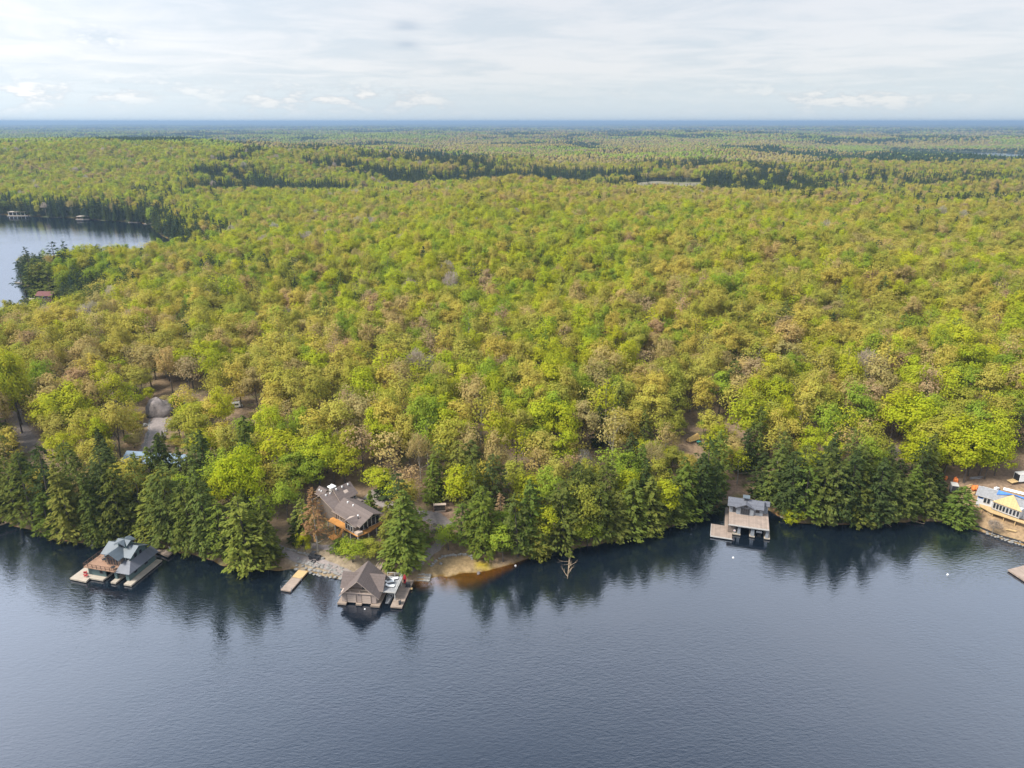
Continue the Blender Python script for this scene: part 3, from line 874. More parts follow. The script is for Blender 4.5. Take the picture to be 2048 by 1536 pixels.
q = MB(); q.hexa([(-.8, -.5, .6), (.8, -.5, .6), (.8, -.1, .6), (-.8, -.1, .6), (-.7, -.2, 1.0), (.7, -.2, 1.0), (.7, -.1, 1.0), (-.7, -.1, 1.0)], 'steel'); q.build('windscreen', o)

# ---- cottage
t = empty('cottage', 'brown shingle-roofed cottage with an orange wraparound deck above the shore', 'house', (-45.4, 173.5, 0), rad(-42), None)
COT = t
s = MB()
s.box(-3.0, 7.1, -1.7, 5.3, 2.0, 8.5, 'cedarwall')
s.hexa([(-3, -1.7, 8.5), (7.1, -1.7, 8.5), (7.1, 5.3, 8.5), (-3, 5.3, 8.5), (-3, 1.85, 10.5), (7.1, 1.85, 10.5), (7.1, 1.95, 10.5), (-3, 1.95, 10.5)], 'cedarwall')
s.box(-12.5, -3.01, -1.9, 7.2, 3.5, 8.1, 'cedarwall')
s.hexa([(-11.9, 1.6, 8.1), (-5.6, 1.6, 8.1), (-5.6, 7.0, 8.1), (-11.9, 7.0, 8.1), (-8.8, 1.6, 11.6), (-8.7, 1.6, 11.6), (-8.7, 7.0, 11.6), (-8.8, 7.0, 11.6)], 'cedarwall')
s.hexa([(-12.5, -1.9, 8.1), (-3.01, -1.9, 8.1), (-3.01, -1.7, 8.1), (-12.5, -1.7, 8.1), (-9.95, -1.9, 10.7), (-9.85, -1.9, 10.7), (-9.85, -1.7, 10.7), (-9.95, -1.7, 10.7)], 'cedarwall')
s.box(3.0, 6.9, -3.2, -1.71, 5.9, 8.1, 'cedarwall')
s.build('wall', t)
s = MB()
s.slab([(-4.2, -2.5, 8.4), (8.7, -2.5, 8.4), (9.1, 1.9, 10.8), (-4.2, 1.9, 10.8)], .18, 'shingle', 'taupetrim')
s.slab([(-4.2, 1.9, 10.8), (9.1, 1.9, 10.8), (8.0, 6.1, 8.5), (-4.2, 6.1, 8.5)], .18, 'shingle', 'taupetrim')
s.slab([(-9.9, -2.4, 11.0), (-2.2, -2.4, 8.25), (-2.2, 3.4, 8.25), (-9.9, 3.4, 11.0)], .18, 'shingle', 'taupetrim')
s.slab([(-13.4, -2.4, 8.6), (-9.9, -2.4, 11.0), (-9.9, 3.4, 11.0), (-13.4, 3.4, 8.6)], .18, 'shingle', 'taupetrim')
s.slab([(-8.75, 1.3, 12.0), (-4.8, 1.0, 9.3), (-5.6, 7.7, 9.3), (-8.9, 7.5, 12.0)], .18, 'shingle', 'taupetrim')
s.slab([(-12.4, 1.3, 9.2), (-8.75, 1.3, 12.0), (-8.9, 7.5, 12.0), (-12.4, 7.5, 9.2)], .18, 'shingle', 'taupetrim')
s.slab([(-14.9, -.9, 9.4), (-11, -.9, 9.4), (-11, 1.0, 11.02), (-14.9, 1.0, 11.02)], .18, 'shingle', 'taupetrim')
s.slab([(-14.9, 1.0, 11.02), (-11, 1.0, 11.02), (-11, 3.2, 9.4), (-14.9, 3.2, 9.4)], .18, 'shingle', 'taupetrim')
s.slab([(2.6, -3.4, 8.25), (4.3, -3.7, 9.35), (4.9, 1.0, 9.85), (2.6, -1.0, 9.05)], .14, 'shingle', 'taupetrim')
s.slab([(4.3, -3.7, 9.35), (7.6, -3.1, 8.1), (7.4, -1.2, 8.8), (4.9, 1.0, 9.85)], .14, 'shingle', 'taupetrim')
s.slab([(-6.0, 4.4, 8.1), (-2.2, 4.4, 8.1), (-2.2, 8.2, 7.5), (-6.0, 8.2, 7.5)], .16, 'shingle', 'taupetrim')
rf = s.build('roof', t)
s = MB(); s.box(-10.5, -9.3, 1.3, 2.5, 10, 12.0, 'trim'); s.box(-10.8, -9.0, 1.0, 2.8, 12.0, 12.3, 'white'); s.tube([(-9.9, 1.9, 12.3), (-9.9, 1.9, 12.9)], [.28, .28], 'white', 7); s.build('chimney', rf)
s = MB(); s.tube([(6.1, -1.0, 8.9), (6.1, -1.0, 10.2)], [.13, .13], 'darktrim', 6); s.tube([(6.1, -1.0, 10.2), (6.1, -1.0, 10.45)], [.24, .24], 'white', 6); s.build('flue', rf)
for p in ((-9.0, -.8, 10.75), (-9.0, .6, 10.75), (-12.6, .1, 10.4), (-13.6, .1, 10.4), (-8.2, 2.2, 11.75), (-8.2, 4.2, 11.75), (-8.2, 6.2, 11.75), (-1.5, 1.2, 10.5), (1.0, 1.2, 10.5)):
    s = MB(); s.box(p[0] - .16, p[0] + .16, p[1] - .16, p[1] + .16, p[2] - .2, p[2] + .28, 'white'); s.build('roof_vent', rf)
s = MB(); s.prism([(-4.6, -4.1), (8.7, -3.4), (9.2, 0), (8.1, 5.6), (7.12, 5.6), (7.12, -1.72), (-3.0, -1.72), (-4.6, -1.95)], 5.8, 6.0, 'orangedeck'); s.build('deck', t)
for x, y in ((-4.2, -3.9), (-1.2, -3.75), (2.2, -3.6), (5.4, -3.4), (8.5, -3.2), (8.9, 0), (8.4, 3.0), (7.9, 5.2)):
    s = MB(); s.box(x - .1, x + .1, y - .1, y + .1, 2.0, 5.8, 'trim'); s.build('deck_post', t)
s = MB(); s.box(-.7, 1.9, -6.6, -4.6, 3.3, 3.5, 'orangedeck')
for x, y in ((-.6, -6.5), (1.8, -6.5)): s.box(x - .09, x + .09, y - .09, y + .09, 1.6, 3.3, 'trim')
for k in range(8):
    s.box(1.95 + .02, 3.0, -6.0 + k * .28, -5.72 + k * .28, 3.3 + k * .31, 3.5 + k * .31, 'orangedeck')
s.build('stairs', t)
railing(t, [(-.7, -4.5), (-.7, -6.6), (1.9, -6.6)], 3.5, .95, 'orangedeck', 1.2, 2)
railing(t, [(1.8, -6.4), (1.85, -3.8)], 4.4, 1.6, 'orangedeck', 1.3, 2)
for x in (-2.0, -.9): window(t, (x, -1.73, 7.2), .8, 1.9, -90, 'trim')
for k in range(3): window(t, (3.6 + k * 1.2, -3.22, 7.1), .8, 1.6, -90, 'trim')
for k in range(5): window(t, (7.13, -.9 + k * 1.35, 7.3 if k != 9 else 7.3), 1.1, 2.4, 0, 'trim')
for k in range(3): window(t, (7.13, .6 + k * 1.3, 9.15 if k == 1 else 8.95), 1.0, .7, 0, 'trim')
window(t, (-8.7, 7.03, 9.6), .9, .8, 90, 'trim')
window(t, (-5.57, 6.3, 8.7), .8, .7, 0, 'trim')
s = MB(); s.prism([(7.15, -3.3), (8.6, -3.25), (8.7, -1.6), (7.15, -1.75)], 6.0, 6.75, 'taupetrim'); s.build('planter', t)
o = empty('patio_table', 'dark outdoor table with chairs on the orange cottage deck', 'table', wpt(t, (7.8, .2, 6.0)), 0)
q = MB(); q.prism([(.5 * math.cos(k * .785), .5 * math.sin(k * .785)) for k in range(8)], .7, .76, 'black'); q.build('tabletop', o)
for k in range(4):
    q = MB(); a = k * 1.571; q.tube([(.4 * math.cos(a), .4 * math.sin(a), 0), (.35 * math.cos(a), .35 * math.sin(a), .7)], [.04] * 2, 'black', 4); q.build('leg', o)

# ---- house under construction at the right edge
t = empty('unfinished_house', 'unfinished white-wrapped house with a plywood gable and a new timber deck', 'house', (138.1, 187.4, 0), rad(-41))
SITE = t
s = MB(); s.box(0, 24, -1.1, 6, 2.0, 6.7, 'whitewall'); s.build('wall', t)
s = MB(); s.slab([(-.6, -1.5, 6.75), (24.5, -1.5, 6.75), (24.5, 1.6, 8.5), (-.6, 1.6, 8.5)], .16, 'terrace', 'trim'); s.slab([(-.6, 1.6, 8.5), (24.5, 1.6, 8.5), (24.5, 6.6, 6.0), (-.6, 6.6, 6.0)], .16, 'terrace', 'trim')
s.slab([(3.9, -2.7, 6.75), (7.6, -3.6, 6.75), (8.2, .9, 8.75), (8.0, 1.0, 8.75)], .14, 'yellowwood'); s.slab([(7.6, -3.6, 6.75), (11.2, -4.4, 6.75), (8.2, .9, 8.75)], .14, 'yellowwood')
s.build('roof', t)
s = MB(); s.prism([(3.9, -1.12), (4.2, -2.3), (7.4, -3.2), (10.9, -3.9), (11.5, -1.12)], 4.2, 6.65, 'whitewall'); s.build('sunroom', t)
for (a_, b_, fc) in (((4.2, -2.3), (7.4, -3.2), -105.7), ((7.4, -3.2), (10.9, -3.9), -101.3)):
    for k in range(4):
        f = (k + .5) / 4
        nx_, ny_ = math.cos(rad(fc)), math.sin(rad(fc))
        window(t, (a_[0] + (b_[0] - a_[0]) * f + nx_ * .04, a_[1] + (b_[1] - a_[1]) * f + ny_ * .04, 5.4), .58, 1.6, fc, 'trim')
for x in (2.0, 2.9): window(t, (x, -1.13, 5.6), .65, 1.5, -90, 'trim')
window(t, (.8, -1.13, 6.2), 1.1, .5, -90, 'blue')
for x in (13.0, 16.0): window(t, (x, -1.13, 5.8), 1.5, .9, -90, 'blue')
s = MB(); s.prism([(.8, -1.12), (1.2, -2.6), (4.2, -4.6), (24, -6.9), (24, -4.6), (10.9, -3.95), (7.4, -3.25), (4.15, -2.35), (3.88, -1.12)], 3.85, 4.05, 'yellowwood'); s.build('deck', t)
for k in range(8):
    s = MB(); s.box(2 + k * 2.8 - .1, 2 + k * 2.8 + .1, -4.0 - k * .3, -3.8 - k * .3, 1.4, 3.85, 'yellowwood'); s.build('deck_post', t)
q = MB(); q.slab([(4.2, .1, 7.85), (8.1, 1.05, 8.75), (17.2, .0, 7.9), (17.2, 1.4, 8.65), (4.4, 1.55, 8.68)], .05, 'blue')
o = q.build('tarp'); o.location = t.location; o.location.z = .05; o.rotation_euler = t.rotation_euler
tag(o, 'crumpled blue tarp spread over the unfinished roof', 'tarp')


def heap(name, cat, label, u, v, r, m, n=5, lift=0.0, group=None):
    """crumpled tarp or pile: several lumps grown into one mesh"""
    x, y, z = G(u, v)
    s_ = MB()
    for k in range(n):
        s_.rock((R.uniform(-r[0], r[0]) * .6, R.uniform(-r[1], r[1]) * .6, r[2] * R.uniform(.3, .6)), (r[0] * R.uniform(.4, .7), r[1] * R.uniform(.4, .7), r[2] * R.uniform(.5, .9)), m)
    o_ = s_.build(name, loc=(x, y, z + lift), rz=R.random() * 3)
    return tag(o_, label, cat, group)


heap('tarp_pile', 'tarp', 'orange tarp heap by two thin trunks, leftmost on the building site', 1886, 958, (1.2, .9, .9), 'orange')
heap('tarp_pile', 'tarp', 'bright orange tarp heap just behind the grey trailer', 1908, 963, (1.1, .9, 1.2), 'orange')
heap('tarp_pile', 'tarp', 'long orange tarp beside the lumber at the white house', 1949, 978, (1.7, 1.0, .9), 'orange')
heap('brush_pile', 'brush pile', 'dark round heap of twigs beside the gravel turn', 875, 1062, (2.2, 1.8, 1.3), 'mulch', 14)


def lumber(label, u, v, n, L, rz, m='yellowwood', lift=0.0):
    x, y, z = G(u, v)
    s_ = MB()
    for k in range(n):
        a = rz + R.uniform(-.12, .12)
        s_.obox((R.uniform(-.6, .6), R.uniform(-.5, .5)), a, L / 2 * R.uniform(.7, 1), .16, .05 + k * .11, .15 + k * .11, m)
    tag(s_.build('lumber_stack', loc=(x, y, z + lift)), label, 'lumber')


lumber('loose stack of new boards between the orange tarps', 1940, 974, 7, 3.2, .5)
lumber('short stack of new boards near the corner of the white house', 1944, 988, 6, 2.0, .8)
lumber('pale plank stack beyond the blue tarp', 2030, 995, 5, 4.5, -.7)
lumber('yellow boards lying on the dirt slope above the water', 2022, 1062, 4, 2.4, -.5)
lumber('grey pallets and boards at the edge of the woods', 1952, 957, 6, 4.5, .1, 'terrace')


def crate_box(name, label, cat, u, v, dims, rz, m, doorm=None, ramp=False):
    x, y, z = G(u, v)
    o_ = empty(name, label, cat, (x, y, z), rz)
    L, W, Hh = dims
    q_ = MB(); q_.box(-L / 2, L / 2, -W / 2, W / 2, .45, .45 + Hh, m); q_.box(-L / 2 - .03, L / 2 + .03, -W / 2 - .03, W / 2 + .03, .45 + Hh, .52 + Hh, 'trim'); q_.build('body', o_)
    if doorm:
        q_ = MB(); q_.box(-L / 2 - .05, -L / 2 - .005, -W / 2 + .12, W / 2 - .12, .5, .35 + Hh, doorm); q_.build('door', o_)
    if ramp:
        q_ = MB(); q_.slab([(-L / 2 - 2.2, -W / 2 + .1, .15), (-L / 2 - .06, -W / 2 + .1, .55), (-L / 2 - .06, W / 2 - .1, .55), (-L / 2 - 2.2, W / 2 - .1, .15)], .06, 'yellowwood'); q_.build('ramp', o_)
    for sx in (-.5, .5):
        for sy in (-1, 1):
            q_ = MB(); q_.tube([(sx, sy * (W / 2 - .15), .34), (sx, sy * (W / 2 + .08), .34)], [.34, .34], 'black', 10); q_.build('wheel', o_)
    return o_


crate_box('cargo_trailer', 'white cargo trailer with its plywood ramp let down', 'trailer', 2046, 962, (5.0, 2.3, 2.3), rad(8), 'white', 'dark', True)
crate_box('cargo_trailer', 'small grey box trailer behind the round cedar', 'trailer', 1906, 984, (2.6, 1.9, 2.2), rad(70), 'terrace', 'black')
x, y, z = G(2030, 986)
for k in range(3):
    q = MB(); q.tube([(-3, 0, .25), (3, 0, .25)], [.22, .22], 'white', 8)
    tag(q.build('pipe', loc=(x + .31 * k, y + .4 * k, z), rz=rad(-38)), 'long white pipe lying in the row beyond the blue-tarped roof', 'pipe', 'white pipes on the building site')
x, y, z = G(1992, 982)
o = empty('generator', 'small white machine on the dirt behind the house roof', 'machine', (x, y, z), .4)
q = MB(); q.box(-.7, .7, -.4, .4, .3, 1.2, 'white'); q.build('body', o)
q = MB(); q.tube([(.3, 0, 1.2), (.3, 0, 1.7)], [.08, .08], 'black', 6); q.build('exhaust', o)
for sx in (-.45, .45):
    q = MB(); q.tube([(sx, -.5, .3), (sx, .5, .3)], [.3, .3], 'black', 10); q.build('wheel', o)
# silt fence along the water
pts = [G(u, v) for u, v in ((1925, 1048), (1955, 1055), (1975, 1063), (1985, 1068), (2005, 1075), (2030, 1082), (2060, 1092))]
s = MB()
for a, b_ in zip(pts[:-1], pts[1:]):
    s.face([(a[0], a[1], a[2]), (b_[0], b_[1], b_[2]), (b_[0], b_[1], b_[2] + .6), (a[0], a[1], a[2] + .6)], 'black')
    s.box(a[0] - .05, a[0] + .05, a[1] + .02, a[1] + .12, a[2] - .2, a[2] + .8, 'driftwood')
tag(s.build('silt_fence'), 'low black silt fence along the building site shore', 'fence')

# ------------------------------------------------------------------ docks and small things
p0, p1 = P(571, 1181, .5), P(606.5, 1141.5, .5)
L = math.hypot(p1[0] - p0[0], p1[1] - p0[1]); a = math.atan2(p1[1] - p0[1], p1[0] - p0[0])
o = empty('floating_dock', 'narrow wooden dock with a fresh plank section at the shore end', 'dock', (p0[0], p0[1], 0), a)
q = MB(); q.box(0, L * .62, -1.35, 1.35, .2, .55, 'greydeck'); q.build('deck_section', o)
q = MB(); q.box(L * .62 + .03, L, -1.35, 1.35, .24, .6, 'yellowwood'); q.build('deck_section', o)
for xx, yy in ((.4, -1.45), (.4, 1.45), (L * .6, -1.45), (L * .6, 1.45)):
    q = MB(); q.tube([(xx, yy, -2), (xx, yy, 1.3)], [.07, .07], 'steel', 6); q.build('post', o)
q = MB().prism([P(2016, 1139, .6)[:2], P(2048, 1160, .6)[:2], P(2110, 1200, .6)[:2], P(2160, 1160, .6)[:2], P(2050, 1130, .6)[:2]][::-1], .2, .6, 'greydeck')
tag(q.build('corner_dock'), 'pale wooden dock corner jutting in at the right edge of the lake', 'dock')
for u, v, lb in ((1466, 1116, 'white buoy floating out from the grey boathouse'), (1895, 1150, 'white buoy floating near the right hand dock corner'), (1031, 1132, 'white float drifting off the beach')):
    x, y, z = P(u, v)
    q = MB(); q.rock((0, 0, .1), (.3, .3, .3), 'white'); tag(q.build('buoy', loc=(x, y, 0)), lb, 'buoy')

# retaining walls and rocks
def stone_wall(label, pts, hgt, size=.55, courses=2, m='stone', lift=0.0, depth=1):
    C = [G(u, v) for u, v in pts]
    s_ = MB()
    for (a_, b_) in zip(C[:-1], C[1:]):
        L_ = math.hypot(b_[0] - a_[0], b_[1] - a_[1]); n = max(1, int(L_ / (size * 1.5)))
        for r_ in range(courses):
            for dp in range(depth):
                for i in range(n):
                    f = (i + R.random() * .6) / n
                    x = a_[0] + (b_[0] - a_[0]) * f; y = a_[1] + (b_[1] - a_[1]) * f
                    y += dp * size * 1.3 + R.uniform(-.2, .2)
                    z = H1(x, y)
                    s_.rock((x, y, z + r_ * size * .6 + .1), (size * R.uniform(.6, 1.15), size * R.uniform(.5, .8), size * R.uniform(.35, .5)), m)
    return tag(s_.build('stone_wall'), label, 'stone wall')


stone_wall('riprap bank of grey boulders between the small dock and the A-frame boathouse', [(592, 1138), (618, 1146), (640, 1151), (665, 1155), (688, 1157)], 1, .75, 1, depth=4)
stone_wall('low dry stone wall uphill of the shore path', [(568, 1098), (590, 1103), (606, 1108), (626, 1113), (650, 1120)], 1, .5, 2)
stone_wall('curved dry stone wall around the top of the beach', [(862, 1133), (872, 1124), (882, 1116), (900, 1112), (925, 1110), (942, 1112), (946, 1121)], 1, .45, 2)
stone_wall('grey stones lining the upper right side of the driveway', [(322, 885), (330, 870), (336, 850), (342, 838)], 1, .6, 1)
stone_wall('line of blocks on the lower left edge of the driveway', [(289, 895), (295, 875), (298, 850), (300, 838)], 1, .45, 1)
stone_wall('pale shore stones edging the building site', [(1975, 1068), (1990, 1074), (2015, 1083), (2048, 1092)], 1, .5, 1, depth=2)
x, y, z = G(848, 1155)
o = empty('stone_steps', 'block of pale stone steps going into the water beside the beach', 'steps', (x, y, 0), rad(-6))
for k in range(3):
    for j in range(4):
        q = MB(); q.box(-1.7 + j * .85, -.9 + j * .85, -1.2 + k * .85, -.42 + k * .85, -.6, .12 + k * .28 + R.uniform(-.03, .03), 'stone'); q.build('step', o)


def boulder(label, u, v, r, m='granite', lift=.2):
    x, y, z = G(u, v)
    z = max(z, 0)
    b_ = MB().rock((0, 0, 0), r, m)
    return tag(b_.build('boulder', loc=(x, y, z + r[2] * lift), rz=R.random() * 3), label, 'boulder')


# the big granite boulder, more finely shaped
x, y, z = G(318, 832)
V = []; F = []
nu, nv = 18, 10
for i in range(nv + 1):
    for j in range(nu):
        th_ = math.pi * i / nv; ph = 2 * math.pi * j / nu
        n_ = .55 + .8 * float(fbm(np.array([math.cos(ph) * 1.6 + 5 + th_]), np.array([math.sin(ph) * 1.6 + th_ * 1.3]), 77)[0])
        V.append((5.4 * n_ * math.sin(th_) * math.cos(ph), 4.2 * n_ * math.sin(th_) * math.sin(ph), 4.6 * n_ * math.cos(th_)))
for i in range(nv):
    for j in range(nu):
        F.append((i * nu + j, (i + 1) * nu + j, (i + 1) * nu + (j + 1) % nu, i * nu + (j + 1) % nu))
o = link('boulder', np_mesh('boulder', V, F, ['granite']))
o.location = (x, y + 2, z + 1.2)
tag(o, 'huge grey granite boulder at the top of the driveway', 'boulder')
boulder('pale boulder left of the driveway, below the huge granite one', 276, 838, (1.3, 1.1, .9), 'stone')
boulder('broken pale rock on the slope left of the driveway bend', 290, 852, (1.2, 1.0, 1.0), 'stone')
boulder('tan rock beside the small shrub left of the driveway', 268, 868, (1.2, 1.0, .8), 'sand')
boulder('flat rock in the shallows uphill of the blue-grey boathouse', 183, 1088, (1.7, .9, .9), 'stone', .3)
boulder('pale rock at the waterline of the centre right hemlocks', 1312, 1064, (1.3, .9, .7), 'stone', .3)
boulder('white rock at the mossy shore beside the round cedar', 1914, 1055, (.9, .6, .5), 'stone', .3)
boulder('brown rock on the dirt bank under the new timber deck', 1979, 1027, (1.0, .7, .6), 'sand', .4)
boulder('single stone on the sand in front of the beach wall', 882, 1128, (.5, .4, .4), 'stone', .3)
boulder('dark stone awash off the beach', 957, 1147, (.6, .5, .4), 'granite', .2)

# firewood rack
x, y, z = G(880, 1022)
o = empty('firewood_rack', 'rust-brown timber firewood rack beside the gravel lane', 'firewood rack', (x, y, z), rad(6))
for xx in (-1.7, 1.7):
    q = MB(); q.box(xx - .09, xx + .09, -.5, .5, 0, 2.1, 'cedardeck'); q.build('post', o)
q = MB(); q.box(-1.8, 1.8, -.55, .55, 2.1, 2.25, 'taupetrim'); q.build('top_board', o)
q = MB(); q.box(-1.6, 1.6, -.5, .5, .1, .3, 'taupetrim'); q.build('base_board', o)
q = MB()
for r_ in range(4):
    for k in range(9):
        if r_ < 3 or R.random() < .5:
            q.tube([(-1.45 + k * .35, -.42, .48 + r_ * .34), (-1.45 + k * .35, .42, .48 + r_ * .34)], [.16, .16], 'mulch', 6)
q.build('firewood', o)

# utility trailer and tyre on the shore path
x, y, z = G(630, 1117)
o = empty('utility_trailer', 'black four-wheeled buggy parked on the shore path', 'buggy', (x, y, z), rad(-14))
q = MB(); q.hexa([(-1.5, -.6, .45), (1.5, -.6, .45), (1.5, .6, .45), (-1.5, .6, .45), (-1.6, -.65, 1.0), (1.6, -.65, .9), (1.6, .65, .9), (-1.6, .65, 1.0)], 'black'); q.build('body', o)
q = MB()
for sx in (-.9, .2):
    for sy in (-.55, .55): q.tube([(sx, sy, .95), (sx * .8, sy * .9, 1.9)], [.05, .05], 'darktrim', 4)
q.box(-.85, .3, -.6, .6, 1.88, 1.95, 'black'); q.build('roll_cage', o)
for sx in (-1.05, 1.05):
    for sy in (-.72, .72):
        q = MB(); q.tube([(sx, sy - .13, .36), (sx, sy + .13, .36)], [.36, .36], 'black', 12); q.build('wheel', o)
x, y, z = G(627, 1124)
q = MB(); n = 14  # a tyre lying flat, made of short tube pieces
for k in range(n):
    a0_, a1_ = 2 * math.pi * k / n, 2 * math.pi * (k + 1) / n
    q.tube([(.5 * math.cos(a0_), .5 * math.sin(a0_), .18), (.5 * math.cos(a1_), .5 * math.sin(a1_), .18)], [.18, .18], 'black', 6, cap=False)
tag(q.build('tyre_ring', loc=(x, y, z)), 'round black tyre-like ring lying beside the buggy', 'tyre')

# covered boat on the clearing
x, y, z = G(1387, 882)
o = empty('covered_boat', 'boat under a tan tarp parked in the woodland clearing', 'boat', (x, y, z), rad(35))
q = MB(); q.hexa([(-3.0, -1.0, .7), (2.2, -1.2, .7), (2.2, 1.2, .7), (-3.0, 1.0, .7), (-2.6, -.15, 1.9), (1.9, -.25, 2.5), (1.9, .25, 2.5), (-2.6, .15, 1.9)], 'gold'); q.build('cover', o)
q = MB(); q.hexa([(-2.4, -.5, .2), (2.0, -.7, .2), (2.0, .7, .2), (-2.4, .5, .2), (-2.9, -.95, .69), (2.15, -1.15, .69), (2.15, 1.15, .69), (-2.9, .95, .69)], 'white'); q.build('hull', o)
for sy in (-1, 1):
    q = MB(); q.tube([(.8, sy * .8, .33), (.8, sy * 1.0, .33)], [.33, .33], 'black', 10); q.build('wheel', o)
x, y, z = G(1397, 887)
o = empty('wheelbarrow', 'teal wheelbarrow tipped beside the tan tarp', 'wheelbarrow', (x, y, z), .7)
q = MB(); q.hexa([(-.5, -.3, .3), (.4, -.35, .3), (.4, .35, .3), (-.5, .3, .3), (-.8, -.5, .9), (.7, -.55, .8), (.7, .55, .8), (-.8, .5, .9)], 'teal'); q.build('tray', o)
q = MB(); q.tube([(-.7, -.06, .25), (-.7, .06, .25)], [.25, .25], 'black', 10); q.build('wheel', o)
for sy in (-.3, .3):
    q = MB(); q.tube([(-.6, sy * .3, .3), (1.3, sy, .7)], [.04, .04], 'driftwood', 4); q.build('handle', o)

# roofs among the trees on the left
def small_house(label, u, v, dims, rz, wallm, roofm, wz=2.6):
    x, y, z = G(u, v)
    o_ = empty('cabin', label, 'cabin', (x, y, z), rz)
    L_, W_ = dims
    q_ = MB(); q_.box(-L_ / 2, L_ / 2, -W_ / 2, W_ / 2, -1, wz, wallm)
    q_.hexa([(-L_ / 2, -W_ / 2, wz), (L_ / 2, -W_ / 2, wz), (L_ / 2, W_ / 2, wz), (-L_ / 2, W_ / 2, wz), (-L_ / 2, -.05, wz + W_ * .28), (L_ / 2, -.05, wz + W_ * .28), (L_ / 2, .05, wz + W_ * .28), (-L_ / 2, .05, wz + W_ * .28)], wallm); q_.build('wall', o_)
    q_ = MB(); rz_ = wz + W_ * .28 + .12; e = W_ / 2 + .5; ez = wz - .1
    q_.slab([(-L_ / 2 - .5, -e, ez), (L_ / 2 + .5, -e, ez), (L_ / 2 + .5, 0, rz_), (-L_ / 2 - .5, 0, rz_)], .14, roofm)
    q_.slab([(-L_ / 2 - .5, 0, rz_), (L_ / 2 + .5, 0, rz_), (L_ / 2 + .5, e, ez), (-L_ / 2 - .5, e, ez)], .14, roofm); q_.build('roof', o_)
    return o_


small_house('cabin with a pale blue metal roof hidden behind the shore hemlocks', 320, 935, (20, 7), rad(-8), 'cedarwall', 'bluemetal', 3.2)
x, y, z = G(472, 815)
o = empty('parked_van', 'white van half hidden among the trunks on the slope', 'van', (x, y, z), .2)
q = MB(); q.hexa([(-2.4, -.95, .4), (2.4, -.95, .4), (2.4, .95, .4), (-2.4, .95, .4), (-2.3, -.85, 2.1), (1.5, -.85, 2.1), (1.5, .85, 2.1), (-2.3, .85, 2.1)], 'white'); q.build('body', o)
q = MB(); q.box(-1.6, 1.2, -.97, -.9, 1.25, 1.75, 'glass'); q.build('window', o)
for sx in (-1.5, 1.5):
    for sy in (-.9, .9):
        q = MB(); q.tube([(sx, sy - .1, .35), (sx, sy + .1, .35)], [.35, .35], 'black', 10); q.build('wheel', o)

# ---- far lake: boathouses and docks
x, y, z = P(86, 603)
o = small_house('dark brown boathouse with a maroon roof on the far bay', 86, 597, (10.5, 7), rad(-4), 'brownwall', 'redroof', 3.0)
o.location = (-304, 459, .9)
for xx in (-3.2, 0, 3.0): window(o, (xx, -3.52, 1.6), 1.5 if xx == 0 else .9, 1.1, -90, 'trim')
window(o, (-5.27, 0, 1.5), 1.2, 1.4, 180, 'trim')
q = MB(); q.box(-6.2, 6, -4.5, 4, -.9, 0, 'brownwall'); q.build('dock', o)
for u, v, L_, W_, lb in ((60, 597, 6, 1.6, 'thin dark dock left of the maroon-roofed boathouse'), (42, 565, 9, 1.8, 'grey dock at the tip of the pine point'), (270, 444, 14, 4, 'low pale dock, second from the inlet end of the far bay'), (301, 447, 14, 4, 'low brown dock at the inlet end of the far bay')):
    x, y, z = P(u, v, .5)
    o = empty('far_dock', lb, 'dock', (x, y, 0), rad(-6), 'docks across the far bay')
    q = MB(); q.box(-L_ / 2, L_ / 2, -W_ / 2, W_ / 2, .1, .6, 'paledeck'); q.build('deck_section', o)
    for sx in (-.4, .4):
        q = MB(); q.tube([(sx * L_, -W_ / 2 - .1, -2), (sx * L_, -W_ / 2 - .1, 1.4)], [.12] * 2, 'driftwood', 5); q.build('post', o)
for u, v, L_, Hh, wm_, lb in ((34, 430, 19, 5.0, 'whitewall', 'white flat-roofed boathouse at the far left of the distant bay'), (166, 437, 13, 3.6, 'brownwall', 'dark boathouse with a pale flat roof deck across the bay')):
    x, y, z = P(u, v, 1)
    o = empty('far_boathouse', lb, 'boathouse', (x, y, 0), rad(4))
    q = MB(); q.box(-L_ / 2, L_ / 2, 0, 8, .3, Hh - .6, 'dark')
    for k in range(5):
        xx = -L_ / 2 + L_ * k / 4; q.box(xx - .4, xx + .4, -.3, .1, .3, Hh - .6, wm_)
    q.build('wall', o)
    q = MB(); q.box(-L_ / 2 - .8, L_ / 2 + .8, -1.2, 8.5, Hh - .6, Hh, 'paledeck'); q.build('roof', o)
    q = MB(); q.box(-L_ / 2 - 1, L_ / 2 + (8 if L_ > 15 else 2), -3, -.32, .1, .7, 'paledeck'); q.build('dock', o)

# ------------------------------------------------------------------ deadwood
def tree_wood(mb_, base, d, L, r, depth, rr, m, spread=.7, up=.1):
    pts = [base]; rs = [r]; p = Vector(base); d = Vector(d).normalized()
    n = 4
    for i in range(n):
        d = (d + Vector((rr.uniform(-1, 1), rr.uniform(-1, 1), rr.uniform(-1, 1) + up)) * .16).normalized()
        p = p + d * L / n
        pts.append(tuple(p)); rs.append(r * (1 - .75 * (i + 1) / n))
        if depth > 0 and i > 0:
            for _ in range(2 if depth > 1 else 1):
                q = (d + Vector((rr.uniform(-1, 1), rr.uniform(-1, 1), rr.uniform(-.6, 1))) * spread).normalized()
                tree_wood(mb_, tuple(p), q, L * rr.uniform(.4, .65), rs[-1] * .75, depth - 1, rr, m, spread, up)
    mb_.tube(pts, rs, m, 4 if depth else 3, cap=False)


